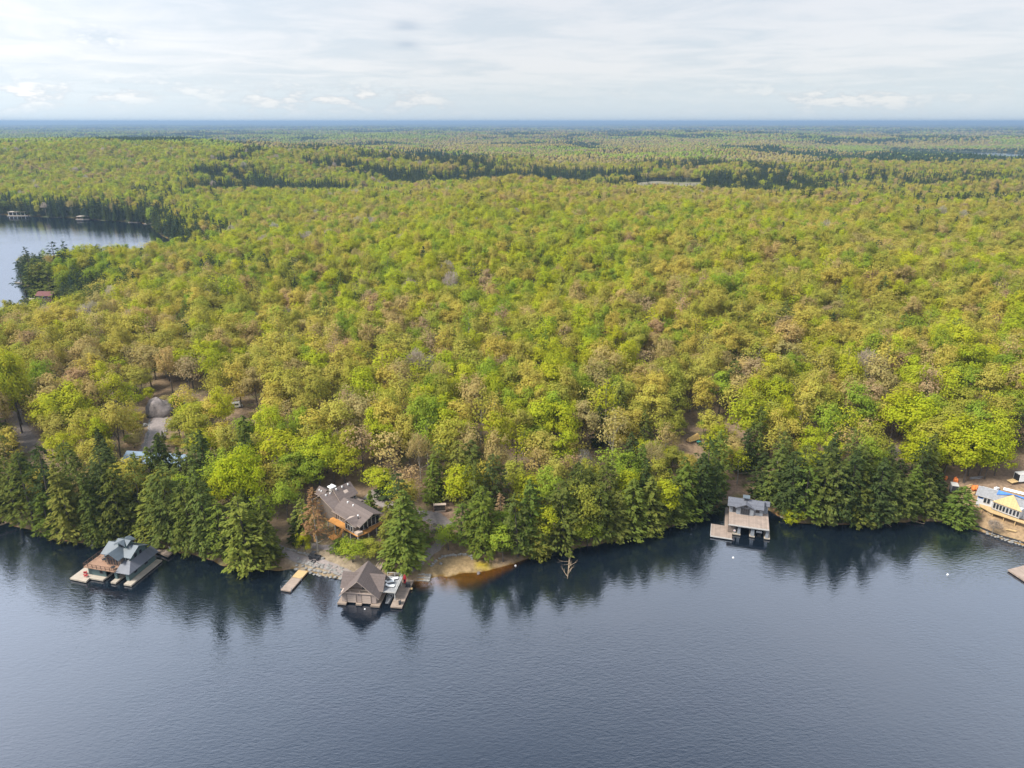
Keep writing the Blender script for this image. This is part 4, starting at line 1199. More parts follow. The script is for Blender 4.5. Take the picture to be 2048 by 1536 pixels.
def fallen(label, u0, v0, u1, v1, r, m='driftwood', depth=2, z0=1.2, z1=.15, name='fallen_tree'):
    a_ = Vector(P(u0, v0, z0)); b_ = Vector(P(u1, v1, z1))
    s_ = MB(); rr = random.Random(u0 * 7 + v0)
    L_ = (b_ - a_).length
    s_.tube([(0, 0, 0), tuple((b_ - a_) * .5), tuple(b_ - a_)], [r, r * .7, r * .25], m, 6)
    for k in range(9):
        p = (b_ - a_) * (.25 + .085 * k)
        if depth:
            q = Vector((rr.uniform(-1, 1), rr.uniform(-1, 1), rr.uniform(0, .8)))
            tree_wood(s_, tuple(p), q, L_ * rr.uniform(.12, .28), r * .4, depth - 1, rr, m)
    return tag(s_.build(name, loc=tuple(a_)), label, 'fallen tree')


fallen('fallen tree with golden twigs lying out into the water', 1141, 1100, 1135, 1157, .25, 'driftwood', 2)
fallen('grey fallen trunk with roots at the left edge shore', -25, 1058, 32, 1040, .35, 'driftwood', 2, 1.5, 1.5)
fallen('bleached log leaning off the left bank into the water', 95, 1055, 80, 1074, .2, 'driftwood', 1)
fallen('thin white log floating under the left hemlocks', 118, 1076, 142, 1080, .18, 'driftwood', 1, .4)
fallen('pale plank-like log in the water below the hemlocks', 470, 1130, 452, 1136, .2, 'yellowwood', 0, .4)
fallen('pale log leaning down from the dark hemlocks into the lake', 1735, 1033, 1752, 1056, .2, 'driftwood', 1)
fallen('slim log in the water at the right end of the hemlocks', 1772, 1045, 1783, 1054, .16, 'driftwood', 0, .5)
fallen('tangled bleached branch by the mossy shore', 1814, 1038, 1848, 1048, .18, 'driftwood', 2, .8, .3)
fallen('pale fallen trunk behind the leafy willow in the water', 1560, 1033, 1590, 1043, .18, 'palebark', 1, 1.0, .6)


# ------------------------------------------------------------------ trees: meshes
def unit(v):
    return v / np.maximum(np.linalg.norm(v, axis=1, keepdims=True), 1e-9)


def leaf_quads(C, Nn, size, aspect, rng, droop=None):
    """one small leaf-cluster face at each centre C, facing roughly Nn"""
    n = len(C)
    Nn = unit(Nn)
    if droop is None:
        t = unit(np.cross(Nn, rng.normal(size=(n, 3))))
    else:
        t = unit(droop - Nn * np.sum(droop * Nn, 1, keepdims=True))
    b_ = np.cross(Nn, t)
    s_ = size[:, None] if np.ndim(size) else size
    t = t * s_; b_ = b_ * s_ * aspect
    j = lambda: rng.uniform(.7, 1.25, size=(n, 1))
    V = np.stack([C - t * j() - b_ * .35 * j(), C + b_ * -1 * j(), C + t * j() + b_ * .3 * j(), C + b_ * j()], 1)
    return V.reshape(-1, 3), np.arange(n * 4).reshape(n, 4)


def broadleaf_crown(seed, H=16.0, rx=4.2, base=.30, nclump=34, per=46, leaf=.36, clump=1.15, flat=1.0):
    rng = np.random.default_rng(seed)
    zc = H * (base + (1 - base) * .44); rz_ = H * (1 - base) * .56
    Cs = []; Ns = []
    k = 0
    while k < nclump:
        d = rng.normal(size=3); d /= np.linalg.norm(d)
        if d[2] < -.55: continue
        rr_ = rng.uniform(.62, .98) if rng.random() < .9 else rng.uniform(.3, .6)
        lob = 1 + .22 * math.sin(3 * math.atan2(d[1], d[0]) + seed) + .14 * rng.normal()
        c = np.array([d[0] * rx * rr_ * lob, d[1] * rx * rr_ * lob, zc + d[2] * rz_ * rr_ * (1 + .1 * rng.normal())])
        q = rng.normal(size=(per, 3)) * clump * np.array([.60, .60, .50 * flat]) * rng.uniform(.75, 1.3)
        Cs.append(c + q)
        Ns.append(unit(q) * .8 + d * 1.0 + np.array([0, 0, .40]) + rng.normal(size=(per, 3)) * .35)
        k += 1
    C = np.concatenate(Cs); Nn = np.concatenate(Ns)
    return leaf_quads(C, Nn, rng.uniform(.7, 1.35, len(C)) * leaf, .75, rng)


def conifer_crown(seed, H=22.0, rx=4.4, base=.06, whorls=24, boughs=6, per=9, power=.75, droop=.28, leaf=.52, gap=0.0):
    rng = np.random.default_rng(seed)
    Cs = []; Ns = []; Ds = []
    for w in range(whorls):
        f = (w + rng.uniform(-.3, .3)) / whorls
        f = min(max(f, 0), .985)
        z0 = H * (base + (1 - base) * f)
        Lw = rx * (1 - f) ** power * (.55 + .45 * min(1, f * 6 + .35))
        nb = max(3, int(boughs * (1 - .45 * f) + rng.uniform(-.5, .9)))
        ph = rng.uniform(0, 6.28)
        for k in range(nb):
            if rng.random() < gap: continue
            a = ph + 6.283 * k / nb + rng.uniform(-.35, .35)
            L_ = Lw * rng.uniform(.62, 1.15)
            n = max(3, int(per * (.45 + .75 * L_ / rx)))
            t = np.sqrt(rng.uniform(.02, 1, n))
            r_ = L_ * t
            lat = rng.normal(size=n) * L_ * .17 * (1.15 - t * .6)
            zz = z0 + L_ * (.16 * t - droop * 1.3 * t * t) + rng.normal(size=n) * .16
            ca, sa = math.cos(a), math.sin(a)
            Cs.append(np.stack([ca * r_ - sa * lat, sa * r_ + ca * lat, zz], 1))
            Ns.append(np.stack([np.full(n, ca * .45), np.full(n, sa * .45), np.full(n, .95)], 1) + rng.normal(size=(n, 3)) * .32)
            Ds.append(np.stack([np.full(n, ca), np.full(n, sa), np.full(n, -droop)], 1) + rng.normal(size=(n, 3)) * .3)
    n = 8
    Cs.append(np.stack([rng.normal(size=n) * .12, rng.normal(size=n) * .12, H * (1 - rng.random(n) * .06)], 1))
    Ns.append(rng.normal(size=(n, 3)) + np.array([0, 0, .5])); Ds.append(np.tile(np.array([0, 0, 1.0]), (n, 1)) + rng.normal(size=(n, 3)) * .3)
    C = np.concatenate(Cs); Nn = np.concatenate(Ns); D = unit(np.concatenate(Ds))
    return leaf_quads(C, Nn, rng.uniform(.7, 1.3, len(C)) * leaf, .48, rng, D)


def trunk_mesh(name, seed, H, r, top, limbs, lstart, llen, m, lean=.02):
    rr = random.Random(seed)
    s_ = MB()
    pts = []; x = y = 0
    for i in range(7):
        f = i / 6
        x += rr.uniform(-lean, lean) * H / 4; y += rr.uniform(-lean, lean) * H / 4
        pts.append((x, y, H * top * f - (1.2 if i == 0 else 0)))
    s_.tube(pts, [r * (1.25 if i == 0 else 1) * (1 - .85 * i / 6) for i in range(7)], m, 6, cap=False)
    for k in range(limbs):
        f = lstart + (1 - lstart) * (k + .5) / limbs * .9
        i = min(5, int(f * 6)); g_ = f * 6 - i
        b_ = Vector(pts[i]).lerp(Vector(pts[i + 1]), g_)
        a = rr.uniform(0, 6.28)
        d = Vector((math.cos(a), math.sin(a), rr.uniform(.5, 1.1)))
        tree_wood(s_, tuple(b_), d, llen * rr.uniform(.7, 1.1) * (1 - .4 * f), r * (1 - .8 * f) * .5, 1, rr, m, .6, .25)
    me_ = bpy.data.meshes.new(name)
    me_.from_pydata(s_.v, [], s_.f)
    me_.materials.append(M[m])
    return me_


def bare_crown(seed, H=15.0, rx=3.8, base=.35, n=1000, m='twigs'):
    """fine upswept twigs with a few opening buds"""
    rng = np.random.default_rng(seed)
    d = rng.normal(size=(n, 3)); d[:, 2] = np.abs(d[:, 2]) * .9 - .15
    d = unit(d)
    rr_ = rng.uniform(.35, 1, n) ** .6
    zc = H * (base + (1 - base) * .42)
    lob = 1 + .25 * np.sin(3 * np.arctan2(d[:, 1], d[:, 0]) + seed)
    C = np.stack([d[:, 0] * rx * rr_ * lob, d[:, 1] * rx * rr_ * lob, zc + d[:, 2] * H * (1 - base) * .5 * rr_], 1)
    D = unit(d * .8 + np.array([0, 0, .8]) + rng.normal(size=(n, 3)) * .4)
    Nn = rng.normal(size=(n, 3)) + np.array([0, 0, .3])
    return leaf_quads(C, Nn, rng.uniform(.5, 1.1, n), .085, rng, D)


VAR = {}     # variant -> (crown mesh, trunk mesh, nominal height, nominal radius)


def add_var(key, VF, trunk, H, rx, m='leaf'):
    VAR[key] = (np_mesh(key + '_crown', VF[0], VF[1], [m]), trunk, H, rx)


for i in range(5):
    add_var('broadleaf%d' % i, broadleaf_crown(100 + i, rx=[4.3, 3.9, 4.6, 3.7, 4.2][i], base=[.3, .34, .26, .36, .22][i], nclump=[42, 38, 48, 36, 46][i], per=72, leaf=.25, clump=[1.15, 1.0, 1.2, 1.0, 1.1][i], flat=[1, 1.2, .8, 1, 1.1][i]),
            trunk_mesh('broadleaf_trunk', 20 + i, 16, .22, .82, 7, .3, 4.2, 'bark'), 16.0, 3.7)
add_var('broadleaf5', broadleaf_crown(160, rx=4.6, base=.25, nclump=25, per=110, leaf=.25, clump=1.6, flat=.8), trunk_mesh('broadleaf_trunk', 27, 16, .24, .8, 8, .25, 4.8, 'bark'), 16.0, 4.0)
add_var('broadleaf6', broadleaf_crown(161, rx=3.3, base=.2, nclump=44, per=64, leaf=.24, clump=.95, flat=1.2), trunk_mesh('broadleaf_trunk', 28, 16, .2, .85, 6, .25, 3.4, 'bark'), 16.0, 3.4)
for i in range(2):   # thin spring crowns that let the limbs show
    add_var('airy%d' % i, broadleaf_crown(140 + i, rx=4.0, base=.33, nclump=40, per=17, leaf=.27, clump=1.25),
            trunk_mesh('broadleaf_trunk', 40 + i, 16, .2, .9, 10, .28, 4.6, 'palebark' if i else 'bark'), 16.0, 3.5)
for i in range(4):
    add_var('hemlock%d' % i, conifer_crown(200 + i, rx=[4.6, 4.2, 4.9, 4.0][i], whorls=[24, 27, 22, 25][i], boughs=[7, 6, 7, 6][i], per=19, power=[.58, .66, .48, .55][i], droop=[.3, .36, .26, .4][i], leaf=.42),
            trunk_mesh('hemlock_trunk', 60 + i, 22, .26, .95, 5, .1, 2.5, 'bark', .006), 22.0, 3.3)
for i in range(3):
    add_var('hemlock%d' % (4 + i), conifer_crown(210 + i, H=20, rx=[4.8, 4.4, 5.0][i], base=[.1, .16, .05][i], whorls=[15, 18, 20][i], boughs=[6, 6, 8][i], per=[24, 20, 20][i], power=[.40, .46, .36][i], droop=[.18, .26, .22][i], leaf=.40, gap=[.14, .2, .06][i]),
            trunk_mesh('hemlock_trunk', 65 + i, 20, .26, .93, 6, .1, 3.0, 'bark', .014), 20.0, 3.6)
for i in range(2):
    add_var('spruce%d' % i, conifer_crown(230 + i, H=18, rx=2.6, base=.04, whorls=24, boughs=6, per=8, power=.95, droop=.22, leaf=.42),
            trunk_mesh('spruce_trunk', 70 + i, 18, .2, .95, 3, .1, 1.2, 'bark', .004), 18.0, 2.0)
add_var('pine0', conifer_crown(250, H=22, rx=4.2, base=.3, whorls=11, boughs=5, per=15, power=.5, droop=-.05, leaf=.5, gap=.22),
        trunk_mesh('pine_trunk', 80, 22, .28, .97, 6, .25, 2.6, 'bark', .02), 22.0, 3.6)
for i in range(2):
    add_var('bare%d' % i, bare_crown(300 + i), trunk_mesh('bare_trunk', 90 + i, 15, .2, .85, 14, .25, 4.6, 'palebark'), 15.0, 3.8)
add_var('thinlarch0', conifer_crown(270, H=19, rx=3.4, base=.30, whorls=22, boughs=6, per=9, power=.7, droop=.3, leaf=.34),
        trunk_mesh('thin_trunk', 95, 19, .2, .95, 8, .1, 2.6, 'palebark', .006), 19.0, 2.2)
VK = list(VAR)

TINT = {
    'lime': (.375, .395, .026), 'yellow': (.37, .40, .020), 'green': (.26, .325, .034), 'gold': (.415, .360, .068), 'tan': (.40, .315, .115),
    'olive': (.33, .325, .050), 'pink': (.38, .27, .14), 'grey': (.40, .345, .28),
    'hemlock': (.135, .160, .036), 'darkfir': (.078, .102, .030), 'cedar': (.155, .200, .034), 'yhemlock': (.23, .245, .048),
    'rust': (.33, .21, .105), 'bluefir': (.055, .082, .045),
}
WORD = {'lime': 'bright lime', 'yellow': 'yellow-green', 'green': 'fresh green', 'gold': 'golden olive', 'tan': 'tan', 'olive': 'dull olive', 'pink': 'pinkish brown',
        'grey': 'grey', 'hemlock': 'dark green', 'darkfir': 'blackish green', 'cedar': 'mid green', 'yhemlock': 'yellowish green', 'rust': 'rust orange', 'bluefir': 'blue-green'}
KIND = {'b': ('broadleaf_tree', 'broadleaf tree'), 'a': ('broadleaf_tree', 'broadleaf tree'), 'h': ('hemlock_tree', 'hemlock'), 's': ('spruce_tree', 'spruce'),
        'p': ('pine_tree', 'white pine'), 'g': ('bare_tree', 'bare tree'), 't': ('thin_conifer', 'thin conifer')}
PREFIX = {'b': 'broadleaf', 'a': 'airy', 'h': 'hemlock', 's': 'spruce', 'p': 'pine', 'g': 'bare', 't': 'thinlarch'}
COUNT = {k: sum(1 for q in VK if q.startswith(PREFIX[k])) for k in PREFIX}

# ------------------------------------------------------------------ trees: where they stand
# each: (kind letter, x, y, z, height, radius, tint name, label or None)
TREES = []


def tree_px(kind, u, vb, vt, tint, label=None, w=None):
    """tree whose foot shows at (u, vb) and whose tip shows at row vt; w is its crown width in the photo"""
    x, y, z = G(u, vb)
    h = 3.0
    while proj(x, y, z + h)[1] > vt and h < 34:
        h += .1
    d = y * CP - (z - CAMH) * SP
    r = (w / FPX * d / 2) if w else h * .24
    if kind == 'b' and w and w > 78:
        for sx_, sy_, q_ in ((-.55, .35, .86), (.58, .15, .92), (.1, .9, .95)):
            x2, y2 = x + sx_ * r, y + sy_ * r
            TREES.append((kind, x2, y2, H1(x2, y2), h * q_, r * .55, tint, None))
        r *= .62
    TREES.append((kind, x, y, z, h, r, tint, label))


T = tree_px
T('b', 482, 1045, 905, 'yellow', 'tall bright yellow-green maple standing among the left shore hemlocks', 95)
T('b', 566, 955, 855, 'lime', 'vivid lime maple uphill of the cottage, topmost of the lime group', 75)
T('b', 640, 970, 872, 'lime', 'broad lime maple directly behind the cottage roof', 95)
T('b', 600, 990, 905, 'green', 'fresh green maple low between the yellow maple and the cottage', 90)
T('b', 690, 968, 890, 'lime', 'lime maple just behind the cottage chimney', 60)
T('t', 636, 1103, 978, 'rust', 'rust-orange thin conifer in front of the cottage deck stairs', 50)
T('t', 612, 1078, 995, 'yhemlock', 'slim yellow-green tree close left of the rust-orange conifer', 46)
T('b', 578, 1048, 955, 'green', 'young birch with a pale thin trunk left of the cottage', 48)
T('s', 598, 1085, 1020, 'darkfir', 'small dark spruce between the shore path and the rust-orange conifer', 42)
T('b', 610, 1106, 1065, 'lime', 'small pale sapling at the dry stone wall of the shore path', 26)
T('h', 806, 1132, 983, 'cedar', 'broad tall hemlock between the A-frame boathouse and the right path', 94)
T('h', 788, 1104, 1002, 'yhemlock', 'yellowish hemlock leaning on the left side of the broad path hemlock', 54)
T('h', 838, 1092, 1015, 'cedar', 'round-topped hemlock right of the broad path hemlock', 62)
T('h', 812, 1098, 992, 'hemlock', 'dark hemlock filling the middle of the clump by the right path', 70)
T('b', 706, 1124, 1082, 'green', 'bushy young tree on the slope under the orange deck', 56)
T('h', 680, 1104, 1078, 'cedar', 'low cedar bush beside the steps of the orange deck', 40)
T('b', 738, 1116, 1082, 'olive', 'olive bush at the right end of the orange deck', 44)
T('s', 741, 1028, 982, 'cedar', 'small dark spruce at the corner of the cottage', 34)
T('g', 843, 972, 862, 'tan', 'tan-twigged tree with pale forked limbs right behind the cottage lane', 48)
T('a', 786, 965, 858, 'tan', 'tall tan tree with a long pale trunk behind the cottage', 68)
T('b', 803, 900, 832, 'gold', 'gold-crowned tree above the tall tan tree', 50)
T('b', 757, 985, 935, 'lime', 'low lime tree beside the parking lane of the cottage', 48)
T('s', 772, 992, 945, 'darkfir', 'dark round spruce beside the parking lane of the cottage', 44)
T('a', 828, 998, 928, 'pink', 'pinkish-brown budding tree left of the firewood rack', 50)
T('a', 800, 1010, 962, 'yellow', 'pale yellow budding shrub at the bend of the gravel lane', 52)
T('h', 867, 1004, 918, 'cedar', 'green hemlock standing just behind the firewood rack', 46)
T('h', 912, 1000, 880, 'yhemlock', 'tall grey-green hemlock uphill right of the firewood rack', 56)
T('h', 922, 1088, 1005, 'cedar', 'pointed hemlock between the firewood rack and the beach', 58)
T('b', 897, 1100, 1052, 'green', 'green bush at the foot of the pointed hemlock over the beach', 44)
T('g', 1018, 1000, 938, 'grey', 'pale dead tree with forked bare limbs above the centre hemlocks', 44)
T('a', 1075, 985, 888, 'tan', 'tan round-crowned tree above the centre hemlocks', 54)
T('a', 1138, 990, 905, 'pink', 'pinkish tree beside the dead white snag', 48)
T('g', 1168, 960, 895, 'grey', 'white dead snag between two tan trees', 30)
T('b', 1062, 1025, 950, 'lime', 'lime-topped tree inside the centre hemlocks', 58)
T('b', 1040, 1040, 975, 'lime', 'lime bush among the front row of centre hemlocks', 44)
T('t', 1003, 1060, 985, 'pink', 'brown dying conifer in the centre shore clump', 34)
T('g', 1300, 975, 878, 'tan', 'thin grey tree left of the woodland clearing', 56)
T('h', 1410, 1015, 872, 'darkfir', 'tall dark hemlock between the clearing and the grey boathouse', 66)
T('h', 1360, 1035, 925, 'cedar', 'mid green hemlock left of the grey boathouse, near the water', 66)
T('b', 1494, 900, 788, 'lime', 'tallest lime maple uphill of the grey boathouse', 72)
T('b', 1613, 930, 852, 'lime', 'round lime maple above the dark hemlocks right of the grey boathouse', 46)
T('b', 1660, 945, 872, 'lime', 'second lime maple above the dark hemlocks, right of the round one', 44)
T('a', 1702, 950, 865, 'tan', 'domed tan-brown tree above the dark hemlocks', 80)
T('b', 1836, 965, 875, 'yellow', 'spreading yellow maple at the right end of the dark hemlocks', 82)
T('b', 1815, 900, 795, 'yellow', 'large yellow-green maple uphill of the spreading yellow maple', 105)
T('b', 1928, 965, 850, 'yellow', 'wide yellow maple over the orange tarps', 110)
T('b', 1968, 958, 868, 'yellow', 'yellow maple with a clear dark trunk beside the building site', 84)
T('h', 1912, 1046, 975, 'cedar', 'round dense cedar alone at the corner of the building site', 66)
T('g', 1778, 950, 888, 'grey', 'white broken snag above the right end of the dark hemlocks', 26)
T('g', 1722, 795, 695, 'grey', 'large leafless whitish tree on the slope above the right hand woods', 62)
T('g', 1983, 1070, 1040, 'grey', 'small dead white sapling at the building site shore', 26)
T('b', 1582, 1052, 1020, 'yellow', 'leafy willow leaning into the water right of the grey boathouse', 38)
T('b', 15, 870, 700, 'lime', 'bright lime tree cut by the left edge of the picture', 90)
T('h', 5, 905, 820, 'hemlock', 'dark hemlock at the left edge beside the dirt track', 60)
T('b', 130, 880, 775, 'lime', 'large lime-gold maple left of the driveway boulder', 105)
T('b', 245, 842, 745, 'lime', 'pale green maple just above the driveway boulder', 46)
T('s', 213, 872, 845, 'darkfir', 'small lone dark pine shrub left of the driveway', 26)
T('b', 388, 860, 805, 'lime', 'small lime tree right of the driveway boulder', 56)
T('s', 327, 880, 862, 'darkfir', 'tiny dark conifer on the right edge of the driveway', 12)
T('s', 575, 608, 552, 'darkfir', 'lone dark spruce standing out of the middle distance canopy on the left', 34)
T('s', 527, 580, 535, 'darkfir', 'small dark spruce left of the lone middle distance spruce', 20)
T('h', 497, 975, 830, 'hemlock', 'dark hemlock uphill left of the lime group', 66)
T('p', 55, 598, 520, 'bluefir', 'leaning scraggly pine at the very tip of the point', 40)
T('p', 68, 575, 492, 'bluefir', 'tall scraggly pine behind the leaning pine on the point', 36)
T('p', 120, 560, 482, 'bluefir', 'dark pine on the lakeward ridge of the point', 46)
T('p', 145, 560, 480, 'bluefir', 'second dark pine on the ridge of the point', 36)
for u, vb, vt, w, lb in ((84, 588, 515, 50, 'blue-green hemlock right of the scraggly pines on the point'), (104, 592, 520, 50, 'dense hemlock in the middle of the point'), (70, 592, 535, 36, 'low hemlock over the tip of the point'), (125, 600, 545, 44, 'hemlock behind the maroon-roofed boathouse')):
    T('h', u, vb, vt, 'hemlock', lb, w)
# hemlock rows along the shore: (u of foot, row of foot, row of tip, crown width, tint)
HEM = [(-10, 1035, 900, 70, 'hemlock'), (40, 1048, 912, 72, 'hemlock'), (72, 1062, 902, 78, 'hemlock'), (110, 1058, 890, 74, 'darkfir'), (100, 1076, 985, 56, 'cedar'),
       (150, 1078, 925, 74, 'yhemlock'), (185, 1062, 905, 66, 'hemlock'), (205, 1084, 940, 60, 'hemlock'), (232, 1068, 895, 70, 'darkfir'), (250, 1080, 922, 66, 'hemlock'),
       (288, 1070, 915, 66, 'hemlock'), (312, 1082, 950, 66, 'yhemlock'), (345, 1088, 930, 78, 'hemlock'), (368, 1076, 915, 70, 'hemlock'), (385, 1100, 965, 66, 'hemlock'),
       (425, 1106, 915, 74, 'hemlock'), (446, 1118, 1000, 60, 'cedar'), (500, 1134, 995, 84, 'yhemlock'), (535, 1130, 1020, 62, 'hemlock'), (470, 1110, 1010, 62, 'darkfir'),
       (330, 985, 868, 56, 'darkfir'), (400, 975, 862, 58, 'hemlock'), (60, 1000, 905, 60, 'darkfir'), (225, 1010, 880, 62, 'darkfir'), (150, 1000, 885, 62, 'hemlock'), (285, 1005, 905, 54, 'hemlock'),
       (338, 985, 866, 58, 'hemlock'), (311, 992, 893, 48, 'cedar'), (366, 990, 893, 44, 'hemlock'),
       (970, 1108, 972, 66, 'cedar'), (1005, 1122, 1035, 64, 'cedar'), (1035, 1112, 985, 70, 'hemlock'), (1062, 1106, 965, 72, 'cedar'), (1090, 1098, 990, 66, 'cedar'), (1075, 1110, 1040, 56, 'yhemlock'),
       (1125, 1094, 965, 78, 'hemlock'), (1160, 1090, 950, 80, 'hemlock'), (1195, 1084, 962, 74, 'hemlock'), (1228, 1076, 985, 66, 'yhemlock'), (1175, 1092, 1020, 60, 'cedar'),
       (1262, 1068, 960, 70, 'cedar'), (1295, 1062, 950, 70, 'yhemlock'), (1325, 1052, 940, 66, 'cedar'), (1340, 1045, 960, 60, 'hemlock'), (1390, 1030, 905, 60, 'darkfir'), (1425, 1018, 925, 52, 'darkfir'),
       (950, 1050, 900, 60, 'hemlock'), (985, 1040, 905, 60, 'darkfir'), (1100, 1040, 915, 60, 'hemlock'), (1150, 1035, 925, 64, 'darkfir'), (1210, 1030, 915, 60, 'hemlock'), (1250, 1030, 925, 54, 'darkfir'),
       (880, 985, 880, 54, 'hemlock'), (945, 990, 880, 58, 'hemlock'),
       (1520, 995, 905, 56, 'darkfir'), (1545, 1005, 890, 62, 'hemlock'), (1580, 1026, 905, 66, 'darkfir'), (1605, 1038, 930, 66, 'cedar'), (1635, 1038, 905, 70, 'hemlock'), (1662, 1046, 925, 66, 'hemlock'),
       (1690, 1042, 900, 72, 'darkfir'), (1715, 1048, 935, 66, 'hemlock'), (1745, 1044, 915, 70, 'darkfir'), (1772, 1038, 940, 60, 'hemlock'), (1800, 1036, 955, 58, 'hemlock'), (1815, 1025, 930, 54, 'cedar'),
       (1850, 1030, 955, 54, 'hemlock'), (1590, 1000, 885, 60, 'hemlock'), (1650, 1010, 885, 62, 'darkfir'), (1720, 1005, 890, 62, 'hemlock'), (1868, 1000, 945, 48, 'darkfir'), (1790, 1000, 920, 56, 'darkfir')]
for k, a in enumerate(HEM):
    if 950 < a[0] < 1340 and k % 3 == 0:
        T('b', a[0], a[1], a[2] + 14, ['olive', 'green', 'lime'][k // 3 % 3], None, a[3] * .85)
    else:
        T('h', a[0], a[1], a[2], a[4], None, a[3])

for a in (('a', 1328, 925, 845, 'tan', 40), ('b', 1342, 948, 892, 'olive', 34), ('b', 1374, 958, 908, 'gold', 36), ('a', 1312, 890, 815, 'gold', 44), ('b', 1428, 935, 850, 'lime', 44),
          ('b', 1444, 955, 885, 'gold', 38), ('a', 1474, 968, 895, 'lime', 40), ('b', 1458, 945, 870, 'tan', 40), ('b', 1345, 880, 820, 'olive', 40), ('a', 375, 842, 770, 'gold', 44), ('b', 362, 880, 830, 'olive', 40),
          ('b', 250, 885, 815, 'gold', 44), ('a', 270, 832, 765, 'lime', 40), ('b', 85, 865, 790, 'gold', 46), ('a', 20, 900, 845, 'olive', 36), ('b', 1250, 1000, 905, 'green', 52), ('b', 1180, 1010, 915, 'olive', 50),
          ('b', 1110, 1000, 905, 'gold', 50), ('b', 1030, 1010, 915, 'olive', 50), ('b', 975, 1010, 915, 'gold', 46), ('b', 1305, 1010, 915, 'olive', 50), ('b', 1140, 1072, 1000, 'green', 46), ('b', 1240, 1062, 995, 'lime', 42), ('b', 1015, 1090, 1020, 'green', 44),
          ('b', 340, 1030, 935, 'olive', 48), ('b', 180, 1040, 935, 'tan', 40), ('b', 530, 1075, 985, 'green', 48)):
    T(a[0], a[1], a[2], a[3], a[4], None, a[5])
for k in range(30):
    u = R.gauss(560, 75); v = R.gauss(605, 22)
    T(R.choice('hhs'), u, v, v - R.uniform(34, 52), R.choice(['hemlock', 'darkfir', 'darkfir', 'cedar']), None, R.uniform(18, 28))
for k in range(22):
    u = R.gauss(470, 110); v = R.gauss(668, 16)
    T('g', u, v, v - R.uniform(34, 48), R.choice(['grey', 'tan', 'tan']), None, R.uniform(24, 36))
for k in range(46):
    u = R.uniform(255, 420); v = R.uniform(795, 905)
    if 290 < u < 348 and v > 806: continue
    T(R.choice('baab'), u, v, v - R.uniform(14, 34), R.choice(['lime', 'olive', 'gold', 'green', 'tan']), None, R.uniform(16, 28))
for k in range(26):
    u = R.uniform(1310, 1470); v = R.uniform(855, 965)
    if 1348 < u < 1404 and 868 < v < 925: continue
    T(R.choice('baab'), u, v, v - R.uniform(16, 40), R.choice(['lime', 'olive', 'gold', 'green', 'tan']), None, R.uniform(18, 32))

# ranges of the photo that a tree standing nearer must not cover: u0, v0, u1, v1
KEEP = [(140, 1060, 325, 1175), (300, 1062, 350, 1112), (632, 965, 762, 1085), (552, 1092, 700, 1160), (675, 1118, 850, 1215), (838, 1082, 1000, 1160), (850, 1008, 905, 1058),
        (282, 806, 346, 898), (466, 806, 482, 822), (28, 838, 76, 900), (1354, 872, 1398, 905), (1418, 982, 1545, 1080), (1456, 968, 1482, 992), (1888, 955, 2060, 1090), (58, 578, 112, 608)]
AVOID = [poly_px([(u, v) for u, v in pp]) for pp in (
    [(600, 1090), (625, 985), (700, 960), (765, 985), (780, 1040), (770, 1090), (690, 1100)],
    [(735, 985), (775, 975), (905, 1035), (910, 1060), (870, 1065)],
    [(835, 1165), (860, 1100), (885, 1070), (920, 1075), (1000, 1130), (960, 1150)],
    [(550, 1085), (610, 1095), (700, 1120), (760, 1110), (770, 1165), (590, 1150)],
    [(1352, 898), (1358, 880), (1395, 868), (1400, 888), (1390, 910)],
    [(1445, 1000), (1458, 975), (1480, 975), (1550, 1000), (1560, 1040), (1440, 1030)],
    [(1880, 1010), (1890, 960), (1960, 948), (2250, 930), (2300, 1130), (2048, 1095), (1940, 1060), (1925, 990)],
    [(284, 905), (296, 850), (298, 812), (346, 804), (346, 825), (324, 875), (324, 905)],
    [(28, 905), (30, 850), (45, 835), (76, 880), (68, 905)])]
AVOID.append(MEADOW)
bx, by, _ = G(320, 935)
AVOID.append([(bx - 13, by - 6), (bx + 13, by - 8), (bx + 13, by + 5), (bx - 13, by + 7)])
AVOID.append([(-311, 452), (-297, 452), (-297, 466), (-311, 466)])
for root, w_, d_ in ((BHL, 13, 12), (BHA, 15, 12), (BHG, 10, 12)):
    q = [wpt(root, p)[:2] for p in ((-2, -3, 0), (w_ + 1, -3, 0), (w_ + 1, d_, 0), (-2, d_, 0))]
    AVOID.append(q)


def covers(x, y, z, h, r):
    d = y * CP - (z + h * .6 - CAMH) * SP
    u, vt = proj(x, y, z + h); _, vb = proj(x, y, z + h * .25)
    w = r / d * FPX
    for (u0, v0, u1, v1) in KEEP:
        if u + w > u0 and u - w < u1 and vb + 3 > v0 and vt < v1:
            foot = proj(x, y, z)[1]
            if foot > v0 + (v1 - v0) * .35:
                return True
    return False


cell = {}


def fits(x, y, gap):
    ci, cj = int(x // 9), int(y // 9)
    for i in range(ci - 1, ci + 2):
        for j in range(cj - 1, cj + 2):
            for (a, b_) in cell.get((i, j), ()):
                if (a - x) ** 2 + (b_ - y) ** 2 < gap * gap:
                    return False
    return True


for t_ in TREES:
    cell.setdefault((int(t_[1] // 9), int(t_[2] // 9)), []).append((t_[1], t_[2]))

